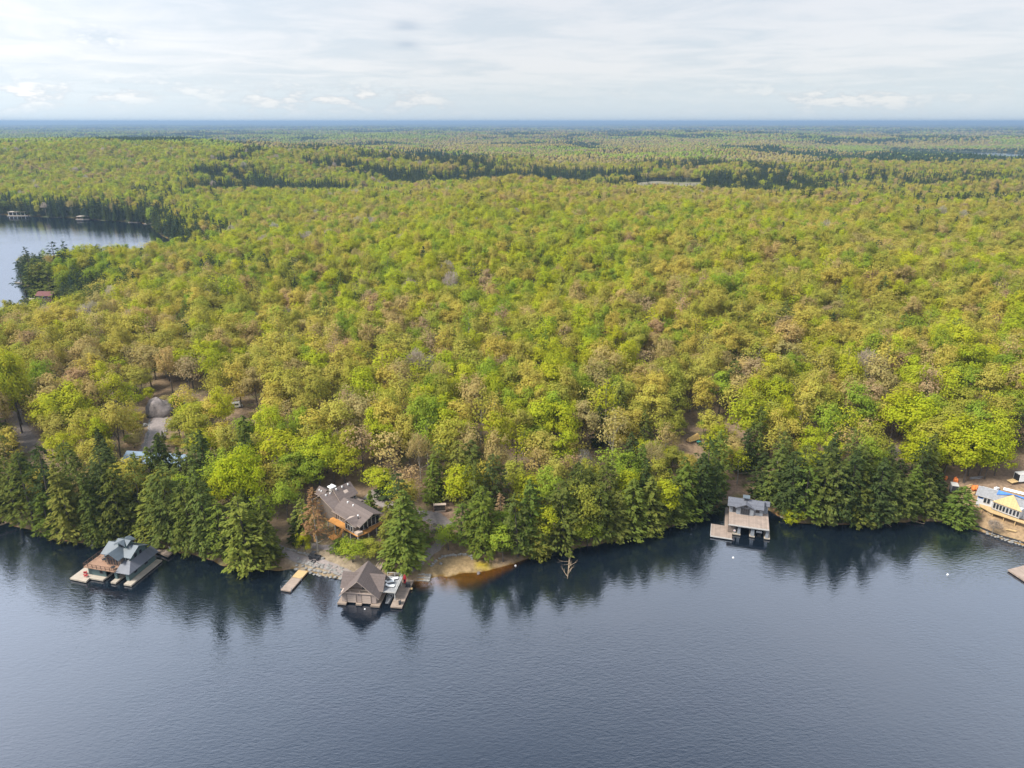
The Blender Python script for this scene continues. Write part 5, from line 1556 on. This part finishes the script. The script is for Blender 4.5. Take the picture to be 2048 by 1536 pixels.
# forest scatter from the shore to FAR, wide enough for a camera a little to the side
FAR = 1500
NTRY = 150000
yy = np.sqrt(NR.uniform(140 ** 2, FAR ** 2, NTRY)); kk = NR.uniform(-.86, .86, NTRY)
xx = kk * yy
ok = (shore_d(xx, yy) > 2.5) & (lake_d(xx, yy) > .3)
for a in AVOID:
    s_ = ok.copy(); ok[s_] &= sdf(xx[s_], yy[s_], a) > 1.2
xx, yy = xx[ok], yy[ok]
order = np.argsort(yy + NR.uniform(0, 25, len(yy)))
xx, yy = xx[order], yy[order]
zz = height(xx, yy); sd = shore_d(xx, yy); ldd = lake_d(xx, yy)
f1 = fbm(xx / 75, yy / 75, 51, 2); f2 = fbm(xx / 30, yy / 30, 57, 2); f3 = fbm(xx / 160, yy / 120, 63, 2)
rn = NR.random((len(xx), 6))
PAL_LIME = [('lime', .46), ('green', .20), ('gold', .12), ('olive', .20), ('tan', .02)]
PAL_GOLD = [('gold', .50), ('tan', .17), ('olive', .17), ('lime', .08), ('pink', .04), ('green', .04)]


def pick(pal, r):
    for n_, w in pal:
        if r < w: return n_
        r -= w
    return pal[0][0]


for i in range(len(xx)):
    x, y, z = xx[i], yy[i], zz[i]
    r_ = rn[i]
    u = 1024 + FPX * x / (y * CP + (CAMH - z - 15) * SP)
    near = y < 330
    zone = .16 + .62 * np.clip((y - 290) / 130, 0, 1) * np.clip((1560 - u) / 420, 0, 1)
    if u > 1250 and y < 420: zone = .24
    if y > 650: zone = .52 + (.3 if x < -150 else -.22)
    lime = zone + (f1[i] - .5) * 1.1 + (f3[i] - .5) * .9
    con = .010 + .05 * np.clip((f2[i] - .6) * 6, 0, 1) + (.45 * np.clip((f2[i] - .45) * 6, 0, 1) if 330 < y < 480 and 400 < u < 720 else 0)
    if sd[i] < 12: con = .66
    elif sd[i] < 26: con = .30
    if ldd[i] < 45: con = max(con, .85 - ldd[i] / 70)
    if y > 900 and -500 < x < 480: con = max(con, np.clip((f3[i] - .40) * 5, 0, .92) * np.clip((y - 880) / 130, 0, 1))
    if y > 500 and x > 250: con = max(con, .14 + np.clip((f3[i] - .55) * 4, 0, .5))
    if r_[0] < con:
        kd = 'h' if (y < 600 or r_[5] < .25) else 's'
        if y > 400 and r_[5] > .85: kd = 'p'
        h = (13 + 8 * r_[2]) if kd == 'h' else (11 + 8 * r_[2])
        if y > 600: h *= 1.15
        r = h * (.21 if kd == 'h' else .16)
        ti = ('hemlock' if r_[3] < .45 else 'darkfir' if r_[3] < .75 else 'cedar') if y < 420 else ('darkfir' if r_[3] < .6 else 'bluefir')
        gap = 4.0 if ldd[i] > 12 else 3.2
    else:
        h = 14 + 8 * r_[2] + 5 * (f1[i] - .5)
        r = 3.4 + 1.7 * r_[4]
        ti = pick(PAL_LIME, r_[3]) if r_[1] < lime else pick(PAL_GOLD, r_[3])
        kd = 'b'
        if r_[5] < (.22 if y < 420 else .12): kd = 'a'
        gr = fbm(np.array([x / 40]), np.array([y / 22]), 71, 2)[0]
        if (r_[5] > .992 and y > 300) or (gr > .74 and r_[5] > .6 and y > 240 and u < 900):
            kd = 'g'; ti = 'grey' if r_[3] < .6 else 'tan'
        if ti == 'pink' and r_[5] < .6: kd = 'a'
        gap = 4.7 + 1.0 * r_[4] if y < 900 else 5.6
        if sd[i] < 30: h *= .85
    if not fits(x, y, gap): continue
    if y < 300 and covers(x, y, z, h, r):
        if covers(x, y, z, 5, 2) or r_[1] < .5: continue
        h, r = 4 + 2 * r_[2], 2.0
    elif 370 < y < 480 and covers(x, y, z, h, r): continue
    TREES.append((kd, float(x), float(y), float(z), float(h), float(r), ti, None))
    cell.setdefault((int(x // 9), int(y // 9)), []).append((x, y))


# ------------------------------------------------------------------ trees: build
def in_view(t_, m=40):
    u, v = proj(t_[1], t_[2], t_[3] + t_[4] * .7)
    return -m < u < 2048 + m


CAP = {'b': 300, 'h': 290, 's': 60, 'p': 40, 'g': 60, 't': 60}
used = {k: 0 for k in CAP}
single, rest = [], []
TREES.sort(key=lambda t_: t_[2])
for t_ in TREES:
    fam = 'b' if t_[0] == 'a' else t_[0]
    if t_[7] is not None:
        single.append(t_); used[fam] += 1
for t_ in TREES:
    if t_[7] is not None: continue
    fam = 'b' if t_[0] == 'a' else t_[0]
    if in_view(t_) and used[fam] < CAP[fam] and t_[2] < 420:
        single.append(t_); used[fam] += 1
    else:
        rest.append(t_)
MARKS = [(-60, 'the left picture edge'), (55, 'the left dirt track'), (130, 'the shallow-water rock'), (200, 'the blue-grey boathouse'), (262, 'the pale flagstone steps'),
         (320, 'the triangular dock'), (390, 'the shore just past the triangular dock'), (452, 'the left half of the yellow maple'), (520, 'the right half of the yellow maple'), (585, 'the small floating dock'),
         (640, 'the black buggy'), (700, 'the cottage'), (765, 'the A-frame terrace'), (828, 'the red kayak'), (880, 'the firewood rack'),
         (940, 'the beach wall'), (1000, 'the right end of the beach'), (1065, 'the centre hemlock clump'), (1135, 'the golden fallen tree'), (1205, 'the dead white snag'),
         (1265, 'the bay before the waterline rock'), (1320, 'the waterline rock'), (1385, 'the tan-covered boat'), (1440, 'the platform of the grey boathouse'), (1500, 'the grey boathouse'),
         (1570, 'the leaning willow'), (1635, 'the round lime maple'), (1705, 'the domed tan tree'), (1775, 'the white broken snag'), (1840, 'the spreading yellow maple'), (1912, 'the round dense cedar'), (1975, 'the orange tarps'), (2060, 'the white cargo trailer')]
ORD = lambda n: ('%d' % n) + ('th' if 10 <= n % 100 <= 20 else {1: 'st', 2: 'nd', 3: 'rd'}.get(n % 10, 'th'))
rank = {}
GROUPS = {'b': 'broadleaf trees of the wooded shore', 'h': 'hemlocks along the shore', 's': 'spruces in the woods', 'p': 'pines on the point', 'g': 'leafless trees in the woods', 't': 'thin conifers'}
PROTO = {}
single.sort(key=lambda t_: t_[2])
rv = random.Random(5)
turn = {k: 0 for k in PREFIX}
for t_ in single:
    kd, x, y, z, h, r, ti, lb = t_
    fam = 'b' if kd == 'a' else kd
    u = proj(x, y, z + h * .6)[0]
    mk = min(MARKS, key=lambda q: abs(q[0] - u))[1]
    if lb is None:
        key = (fam, ti, mk)
        rank[key] = rank.get(key, 0) + 1
        n = rank[key]
        noun = {'b': 'tree', 'h': 'hemlock', 's': 'spruce', 'p': 'pine', 'g': 'bare tree', 't': 'conifer'}[fam]
        lb = '%s %s, %s up from the lake above %s' % (WORD[ti], noun, ORD(n), mk)
    turn[kd] += 1
    vk = PREFIX[kd] + str(turn[kd] % COUNT[kd] if turn[kd] <= COUNT[kd] else rv.randrange(COUNT[kd]))
    cm, tm, H0, R0 = VAR[vk]
    name, cat = KIND[kd]
    e = empty(name, lb, 'tree', (x, y, z), rv.uniform(0, 6.283), GROUPS[fam])
    e.scale = (r / R0, r / R0, h / H0)
    e.rotation_euler.x = rv.gauss(0, .035); e.rotation_euler.y = rv.gauss(0, .035)
    c_ = link('crown', cm, e); tk = link('trunk', tm, e)
    j = rv.uniform(.86, 1.14)
    c_['tint'] = [TINT[ti][0] * j * rv.uniform(.94, 1.06), TINT[ti][1] * j, TINT[ti][2] * j * rv.uniform(.9, 1.1)]
    PROTO.setdefault(vk, (c_, tk))

# the rest of the wood: one object, every tree standing on its own point
rest = [t_ for t_ in rest]
n = len(rest)
vidx = np.zeros(n, np.int32); pos = np.zeros((n, 3)); scl = np.zeros((n, 3)); rot = NR.uniform(0, 6.283, n); tin = np.ones((n, 4))
pk = list(PROTO)
for i, t_ in enumerate(rest):
    kd, x, y, z, h, r, ti, _ = t_
    cands = [k for k in pk if k.startswith(PREFIX[kd])] or [k for k in pk if k.startswith('broadleaf')]
    vk = cands[R.randrange(len(cands))]
    vidx[i] = pk.index(vk); pos[i] = (x, y, z)
    scl[i] = (r / VAR[vk][3], r / VAR[vk][3], h / VAR[vk][2])
    j = R.uniform(.88, 1.12)
    tin[i, :3] = [TINT[ti][0] * j * R.uniform(.92, 1.08), TINT[ti][1] * j, TINT[ti][2] * j]
fm = bpy.data.meshes.new('forest')
fm.vertices.add(n); fm.vertices.foreach_set('co', pos.astype(np.float32).ravel())
a = fm.attributes.new('variant', 'INT', 'POINT'); a.data.foreach_set('value', vidx)
a = fm.attributes.new('turn', 'FLOAT', 'POINT'); a.data.foreach_set('value', rot.astype(np.float32))
a = fm.attributes.new('size', 'FLOAT_VECTOR', 'POINT'); a.data.foreach_set('vector', scl.astype(np.float32).ravel())
a = fm.attributes.new('tint', 'FLOAT_COLOR', 'POINT'); a.data.foreach_set('color', tin.astype(np.float32).ravel())
forest = tag(link('forest', fm), 'mass of spring woodland behind the shore trees', kind='stuff')
ng = bpy.data.node_groups.new('forest', 'GeometryNodeTree')
ng.interface.new_socket('Geometry', in_out='INPUT', socket_type='NodeSocketGeometry')
ng.interface.new_socket('Geometry', in_out='OUTPUT', socket_type='NodeSocketGeometry')
gi = ng.nodes.new('NodeGroupInput'); go = ng.nodes.new('NodeGroupOutput')


def named(name_, dt):
    q_ = ng.nodes.new('GeometryNodeInputNamedAttribute'); q_.data_type = dt
    q_.inputs['Name'].default_value = name_
    return q_.outputs['Attribute']


va = named('variant', 'INT'); ta = named('turn', 'FLOAT'); sa_ = named('size', 'FLOAT_VECTOR')
cx_ = ng.nodes.new('ShaderNodeCombineXYZ'); ng.links.new(ta, cx_.inputs['Z'])
jn = ng.nodes.new('GeometryNodeJoinGeometry')
for i, vk in enumerate(pk):
    j2 = ng.nodes.new('GeometryNodeJoinGeometry')
    for ob in PROTO[vk]:
        oi = ng.nodes.new('GeometryNodeObjectInfo'); oi.transform_space = 'ORIGINAL'
        oi.inputs['Object'].default_value = ob
        ng.links.new(oi.outputs['Geometry'], j2.inputs[0])
    g2 = ng.nodes.new('GeometryNodeGeometryToInstance'); ng.links.new(j2.outputs[0], g2.inputs[0])
    cmp_ = ng.nodes.new('FunctionNodeCompare'); cmp_.data_type = 'INT'; cmp_.operation = 'EQUAL'
    ng.links.new(va, cmp_.inputs[2]); cmp_.inputs[3].default_value = i
    ip = ng.nodes.new('GeometryNodeInstanceOnPoints')
    ng.links.new(gi.outputs[0], ip.inputs['Points']); ng.links.new(cmp_.outputs[0], ip.inputs['Selection'])
    ng.links.new(g2.outputs[0], ip.inputs['Instance']); ng.links.new(cx_.outputs[0], ip.inputs['Rotation']); ng.links.new(sa_, ip.inputs['Scale'])
    ng.links.new(ip.outputs[0], jn.inputs[0])
ng.links.new(jn.outputs[0], go.inputs[0])
md = forest.modifiers.new('forest', 'NODES'); md.node_group = ng
print('trees', len(TREES), 'single', len(single), 'rest', n, used)

# ------------------------------------------------------------------ the far-off wood
def far_points():
    X = []; Y = []; S = []
    y = FAR - 30.0
    while y < 30000:
        sp = max(8.5, y / 260.0)
        dy = sp * (1.0 if y < 2600 else min(2.6, 1.0 + (y - 2600) / 3000))
        nx = int(1.66 * y / sp)
        x = (np.arange(nx) / nx - .5) * 1.66 * y + NR.uniform(-.5, .5, nx) * sp * .9
        X.append(x); Y.append(y + NR.uniform(-.5, .5, nx) * dy * .9); S.append(np.full(nx, sp))
        y += dy
    return np.concatenate(X), np.concatenate(Y), np.concatenate(S)


fx, fy, fs = far_points()
ok = (lake_d(fx, fy) > 4) & (sdf(fx, fy, MEADOW) > 3)
fx, fy, fs = fx[ok], fy[ok], fs[ok]
fz = height(fx, fy)
n = len(fx)
q1 = fbm(fx / 260, fy / 420, 81, 3); q2 = fbm(fx / 900, fy / 700, 87, 3); rr_ = NR.random(n)
con = rr_ < np.clip((q1 - .50) * 7 + (q2 - .5) * 3 + np.clip((fy - 4000) / 14000, 0, .35) - .2 * (fx < -300) * (fy < 2300), .02, .93)
con |= (lake_d(fx, fy) < 60) & (rr_ < .85)
hgt = np.where(con, NR.uniform(12, 19, n), NR.uniform(11, 16, n))
lf = np.minimum(sdf(fx, fy, LAKES[1]), sdf(fx, fy, LAKES[2]))
hgt = hgt * np.clip(.5 + lf / 1400, .5, 1)
radm = np.where(con, NR.uniform(.38, .52, n), NR.uniform(.52, .72, n)) * fs
K = 5
rings = [(.12, .75), (.55, 1.0), (.86, .62), (1.0, .0)]
rings_c = [(.05, 1.0), (.40, .72), (.75, .36), (1.0, .0)]
ang0 = NR.uniform(0, 6.283, n)
V = np.zeros((n, 3 * K + 1, 3)); 
for ri in range(3):
    zf = np.where(con, rings_c[ri][0], rings[ri][0]); wf = np.where(con, rings_c[ri][1], rings[ri][1])
    for k in range(K):
        a = ang0 + 6.283 * k / K + ri * .6
        w = wf * radm * NR.uniform(.72, 1.25, n)
        V[:, ri * K + k, 0] = fx + np.cos(a) * w; V[:, ri * K + k, 1] = fy + np.sin(a) * w
        V[:, ri * K + k, 2] = fz + hgt * (zf + NR.uniform(-.06, .06, n))
V[:, 3 * K, 0] = fx; V[:, 3 * K, 1] = fy; V[:, 3 * K, 2] = fz + hgt
tri = []
for ri in range(2):
    for k in range(K):
        q = (k + 1) % K
        tri += [(ri * K + k, ri * K + q, (ri + 1) * K + q), (ri * K + k, (ri + 1) * K + q, (ri + 1) * K + k)]
for k in range(K):
    tri.append((2 * K + k, 2 * K + (k + 1) % K, 3 * K))
tri = np.array(tri)
F = (np.arange(n)[:, None, None] * (3 * K + 1) + tri[None]).reshape(-1, 3)
fme = np_mesh('distant_forest', V.reshape(-1, 3), F, ['canopy'])
tc_ = np.zeros((n, 4)); tc_[:, 3] = 1
limeN = fbm(fx / 330, fy / 260, 91, 2); pr = NR.random(n)
greenish = np.array([.175, .215, .03]); goldish = np.array([.235, .195, .055]); tanish = np.array([.20, .16, .085])
lw = np.clip((limeN - .5) * 3 + .5 + np.where(fx < -300, .3, -.15), 0, 1)
base_ = np.where((pr < lw)[:, None], greenish, np.where((pr < .8)[:, None], goldish, tanish))
tc_[:, :3] = np.where(con[:, None], np.array([.030, .050, .024]), base_) * NR.uniform(.8, 1.2, (n, 1))
ca = fme.color_attributes.new('tint', 'FLOAT_COLOR', 'POINT')
ca.data.foreach_set('color', np.repeat(tc_, 3 * K + 1, axis=0).astype(np.float32).ravel())
tag(link('distant_forest', fme), 'distant mixed forest stretching to the horizon', kind='stuff')
print('far trees', n)

# ------------------------------------------------------------------ sun, sky, air
SUN_EL, SUN_AZ = rad(50), rad(-112)        # azimuth from +y (the view direction), negative = to the left
sun = bpy.data.lights.new('sun', 'SUN')
sun.energy = 3.4
sun.angle = rad(16)
sun.color = (1, .95, .86)
so = bpy.data.objects.new('sun', sun)
COL.objects.link(so)
sd_ = Vector((math.sin(SUN_AZ) * math.cos(SUN_EL), math.cos(SUN_AZ) * math.cos(SUN_EL), math.sin(SUN_EL)))
so.rotation_euler = sd_.to_track_quat('Z', 'Y').to_euler()

w = bpy.data.worlds.new('World')
sc.world = w
w.use_nodes = True
nt = w.node_tree
nt.nodes.clear()
wo = nt.nodes.new('ShaderNodeOutputWorld')
sky = N(nt, 'ShaderNodeTexSky', sky_type='NISHITA', sun_disc=False, sun_elevation=SUN_EL, sun_rotation=SUN_AZ, altitude=100)
bg1 = N(nt, 'ShaderNodeBackground', Strength=.12)
nt.links.new(sky.outputs[0], bg1.inputs['Color'])
tcw = N(nt, 'ShaderNodeTexCoord')
sx = N(nt, 'ShaderNodeSeparateXYZ')
nt.links.new(tcw.outputs['Generated'], sx.inputs[0])


def math_(op, a_, b_=None, c_=None, clamp=False):
    q_ = N(nt, 'ShaderNodeMath', operation=op)
    q_.use_clamp = clamp
    for i_, v_ in enumerate((a_, b_, c_)):
        if v_ is None: continue
        if isinstance(v_, (int, float)): q_.inputs[i_].default_value = v_
        else: nt.links.new(v_, q_.inputs[i_])
    return q_.outputs[0]


X_, Y_, Z_ = sx.outputs[0], sx.outputs[1], sx.outputs[2]
zc = math_('ADD', math_('MAXIMUM', Z_, 0.0), .045)
pu = math_('DIVIDE', X_, zc); pv = math_('DIVIDE', Y_, zc)
cv = N(nt, 'ShaderNodeCombineXYZ')
nt.links.new(pu, cv.inputs[0]); nt.links.new(pv, cv.inputs[1])
# high veil of cloud, seen in perspective
nA = N(nt, 'ShaderNodeTexNoise', Scale=.9, Detail=7.0, Roughness=.6, Distortion=.5)
nt.links.new(cv.outputs[0], nA.inputs['Vector'])
nB = N(nt, 'ShaderNodeTexNoise', Scale=.16, Detail=4.0, Roughness=.55)
nt.links.new(cv.outputs[0], nB.inputs['Vector'])
veil = math_('MULTIPLY_ADD', nA.outputs['Fac'], .55, math_('MULTIPLY', nB.outputs['Fac'], .6))
# ranks of cumulus low over the horizon
el = math_('ARCTAN2', Z_, math_('SQRT', math_('ADD', math_('MULTIPLY', X_, X_), math_('MULTIPLY', Y_, Y_))))
az = math_('ARCTAN2', X_, Y_)
cc = N(nt, 'ShaderNodeCombineXYZ')
nt.links.new(math_('MULTIPLY', az, 9.0), cc.inputs[0]); nt.links.new(math_('MULTIPLY', el, 27.0), cc.inputs[1])
nC = N(nt, 'ShaderNodeTexNoise', Scale=2.5, Detail=8.0, Roughness=.62)
nt.links.new(cc.outputs[0], nC.inputs['Vector'])


def bump_(v_, c_, w_):
    """soft window round c_ of half width w_"""
    t_2 = math_('DIVIDE', math_('SUBTRACT', v_, c_), w_)
    return math_('POWER', 2.718, math_('MULTIPLY', math_('MULTIPLY', t_2, t_2), -1.0))


def mr_(v_, a_, b_, c_=0.0, d_=1.0, smooth=True):
    q_ = N(nt, 'ShaderNodeMapRange')
    if smooth: q_.interpolation_type = 'SMOOTHSTEP'
    for k_, x_3 in zip(('From Min', 'From Max', 'To Min', 'To Max'), (a_, b_, c_, d_)): q_.inputs[k_].default_value = x_3
    nt.links.new(v_, q_.inputs['Value'])
    return q_.outputs['Result']


def mixc(f_, a_, b_):
    q_ = N(nt, 'ShaderNodeMix', data_type='RGBA')
    nt.links.new(f_, q_.inputs['Factor'])
    for s_3, v_ in (('A', a_), ('B', b_)):
        i_ = [k_ for k_ in q_.inputs if k_.name == s_3 and k_.type == 'RGBA'][0]
        if isinstance(v_, tuple): i_.default_value = v_ + (1,)
        else: nt.links.new(v_, i_)
    return [k_ for k_ in q_.outputs if k_.type == 'RGBA'][0]


cum = math_('MULTIPLY', mr_(nC.outputs['Fac'], .45, .53), bump_(el, rad(1.7), rad(.95)))
lone = math_('MULTIPLY', mr_(nC.outputs['Fac'], .30, .52), math_('MULTIPLY', bump_(az, rad(-27.4), rad(2.0)), bump_(el, rad(5.1), rad(.6))))
nE = N(nt, 'ShaderNodeTexNoise', Scale=.42, Detail=2.0)
nt.links.new(cc.outputs[0], nE.inputs['Vector'])
cum = math_('MULTIPLY', cum, mr_(nE.outputs['Fac'], .40, .62, .12, 1.0))
cum = math_('MAXIMUM', cum, lone)
grey1 = math_('MULTIPLY', bump_(az, rad(-7.6), rad(1.0)), bump_(el, rad(6.4), rad(.35)))
grey2 = math_('MULTIPLY', bump_(az, rad(-7.6), rad(.9)), bump_(el, rad(5.2), rad(.25)))
blue = (.60, .72, .86)
white = (.80, .83, .88)
c1 = mixc(mr_(veil, .46, .66), (.75, .81, .885), (.93, .935, .97))
c2 = mixc(mr_(el, rad(.3), rad(4.0)), (.74, .85, .94), c1)
c2 = mixc(math_('MULTIPLY', math_('MAXIMUM', grey1, grey2), .45), c2, (.40, .50, .66))
nD = mr_(nC.outputs['Fac'], .47, .62, 0, 1)
c3 = mixc(nD, (.68, .75, .84), (.99, .99, 1.0))
c4 = mixc(cum, c2, c3)
# brighter towards the veiled sun and overhead
c4 = mixc(mr_(el, rad(36), rad(60)), c4, (.42, .54, .74))
prof = math_('MULTIPLY', mr_(el, rad(9), rad(28), 1.0, 2.3), mr_(el, rad(38), rad(60), 1.0, .52))
sv = N(nt, 'ShaderNodeVectorMath', operation='DOT_PRODUCT')
nt.links.new(tcw.outputs['Generated'], sv.inputs[0]); sv.inputs[1].default_value = Vector((-.85, .25, .46))
glow = math_('MULTIPLY', math_('MULTIPLY', prof, mr_(sv.outputs['Value'], .25, 1.0, .97, 1.36)), .475)
bg2 = N(nt, 'ShaderNodeBackground')
nt.links.new(c4, bg2.inputs['Color']); nt.links.new(glow, bg2.inputs['Strength'])
mxw = N(nt, 'ShaderNodeMixShader', Fac=.9)
nt.links.new(bg1.outputs[0], mxw.inputs[1]); nt.links.new(bg2.outputs[0], mxw.inputs[2])
nt.links.new(mxw.outputs[0], wo.inputs['Surface'])

m, nt, out = nodes_of('haze')
pv_ = N(nt, 'ShaderNodeVolumePrincipled', Density=1.15e-4)
pv_.inputs['Color'].default_value = (.32, .46, .64, 1)
pv_.inputs['Anisotropy'].default_value = .2
nt.links.new(pv_.outputs[0], out.inputs['Volume'])
M['haze'] = m
tag(MB().box(-46000, 46000, -2500, 44000, -14, 128, 'haze').build('haze'), 'pale blue air between the camera and the horizon', kind='stuff')

# ------------------------------------------------------------------ render settings
sc.view_settings.view_transform = 'Standard'
sc.view_settings.look = 'None'
sc.view_settings.exposure = 0.95
sc.view_settings.gamma = 1
cy = sc.cycles
cy.max_bounces = 5; cy.diffuse_bounces = 2; cy.glossy_bounces = 2; cy.transmission_bounces = 2; cy.transparent_max_bounces = 4; cy.volume_bounces = 0
cy.use_denoising = True
cy.caustics_reflective = False; cy.caustics_refractive = False
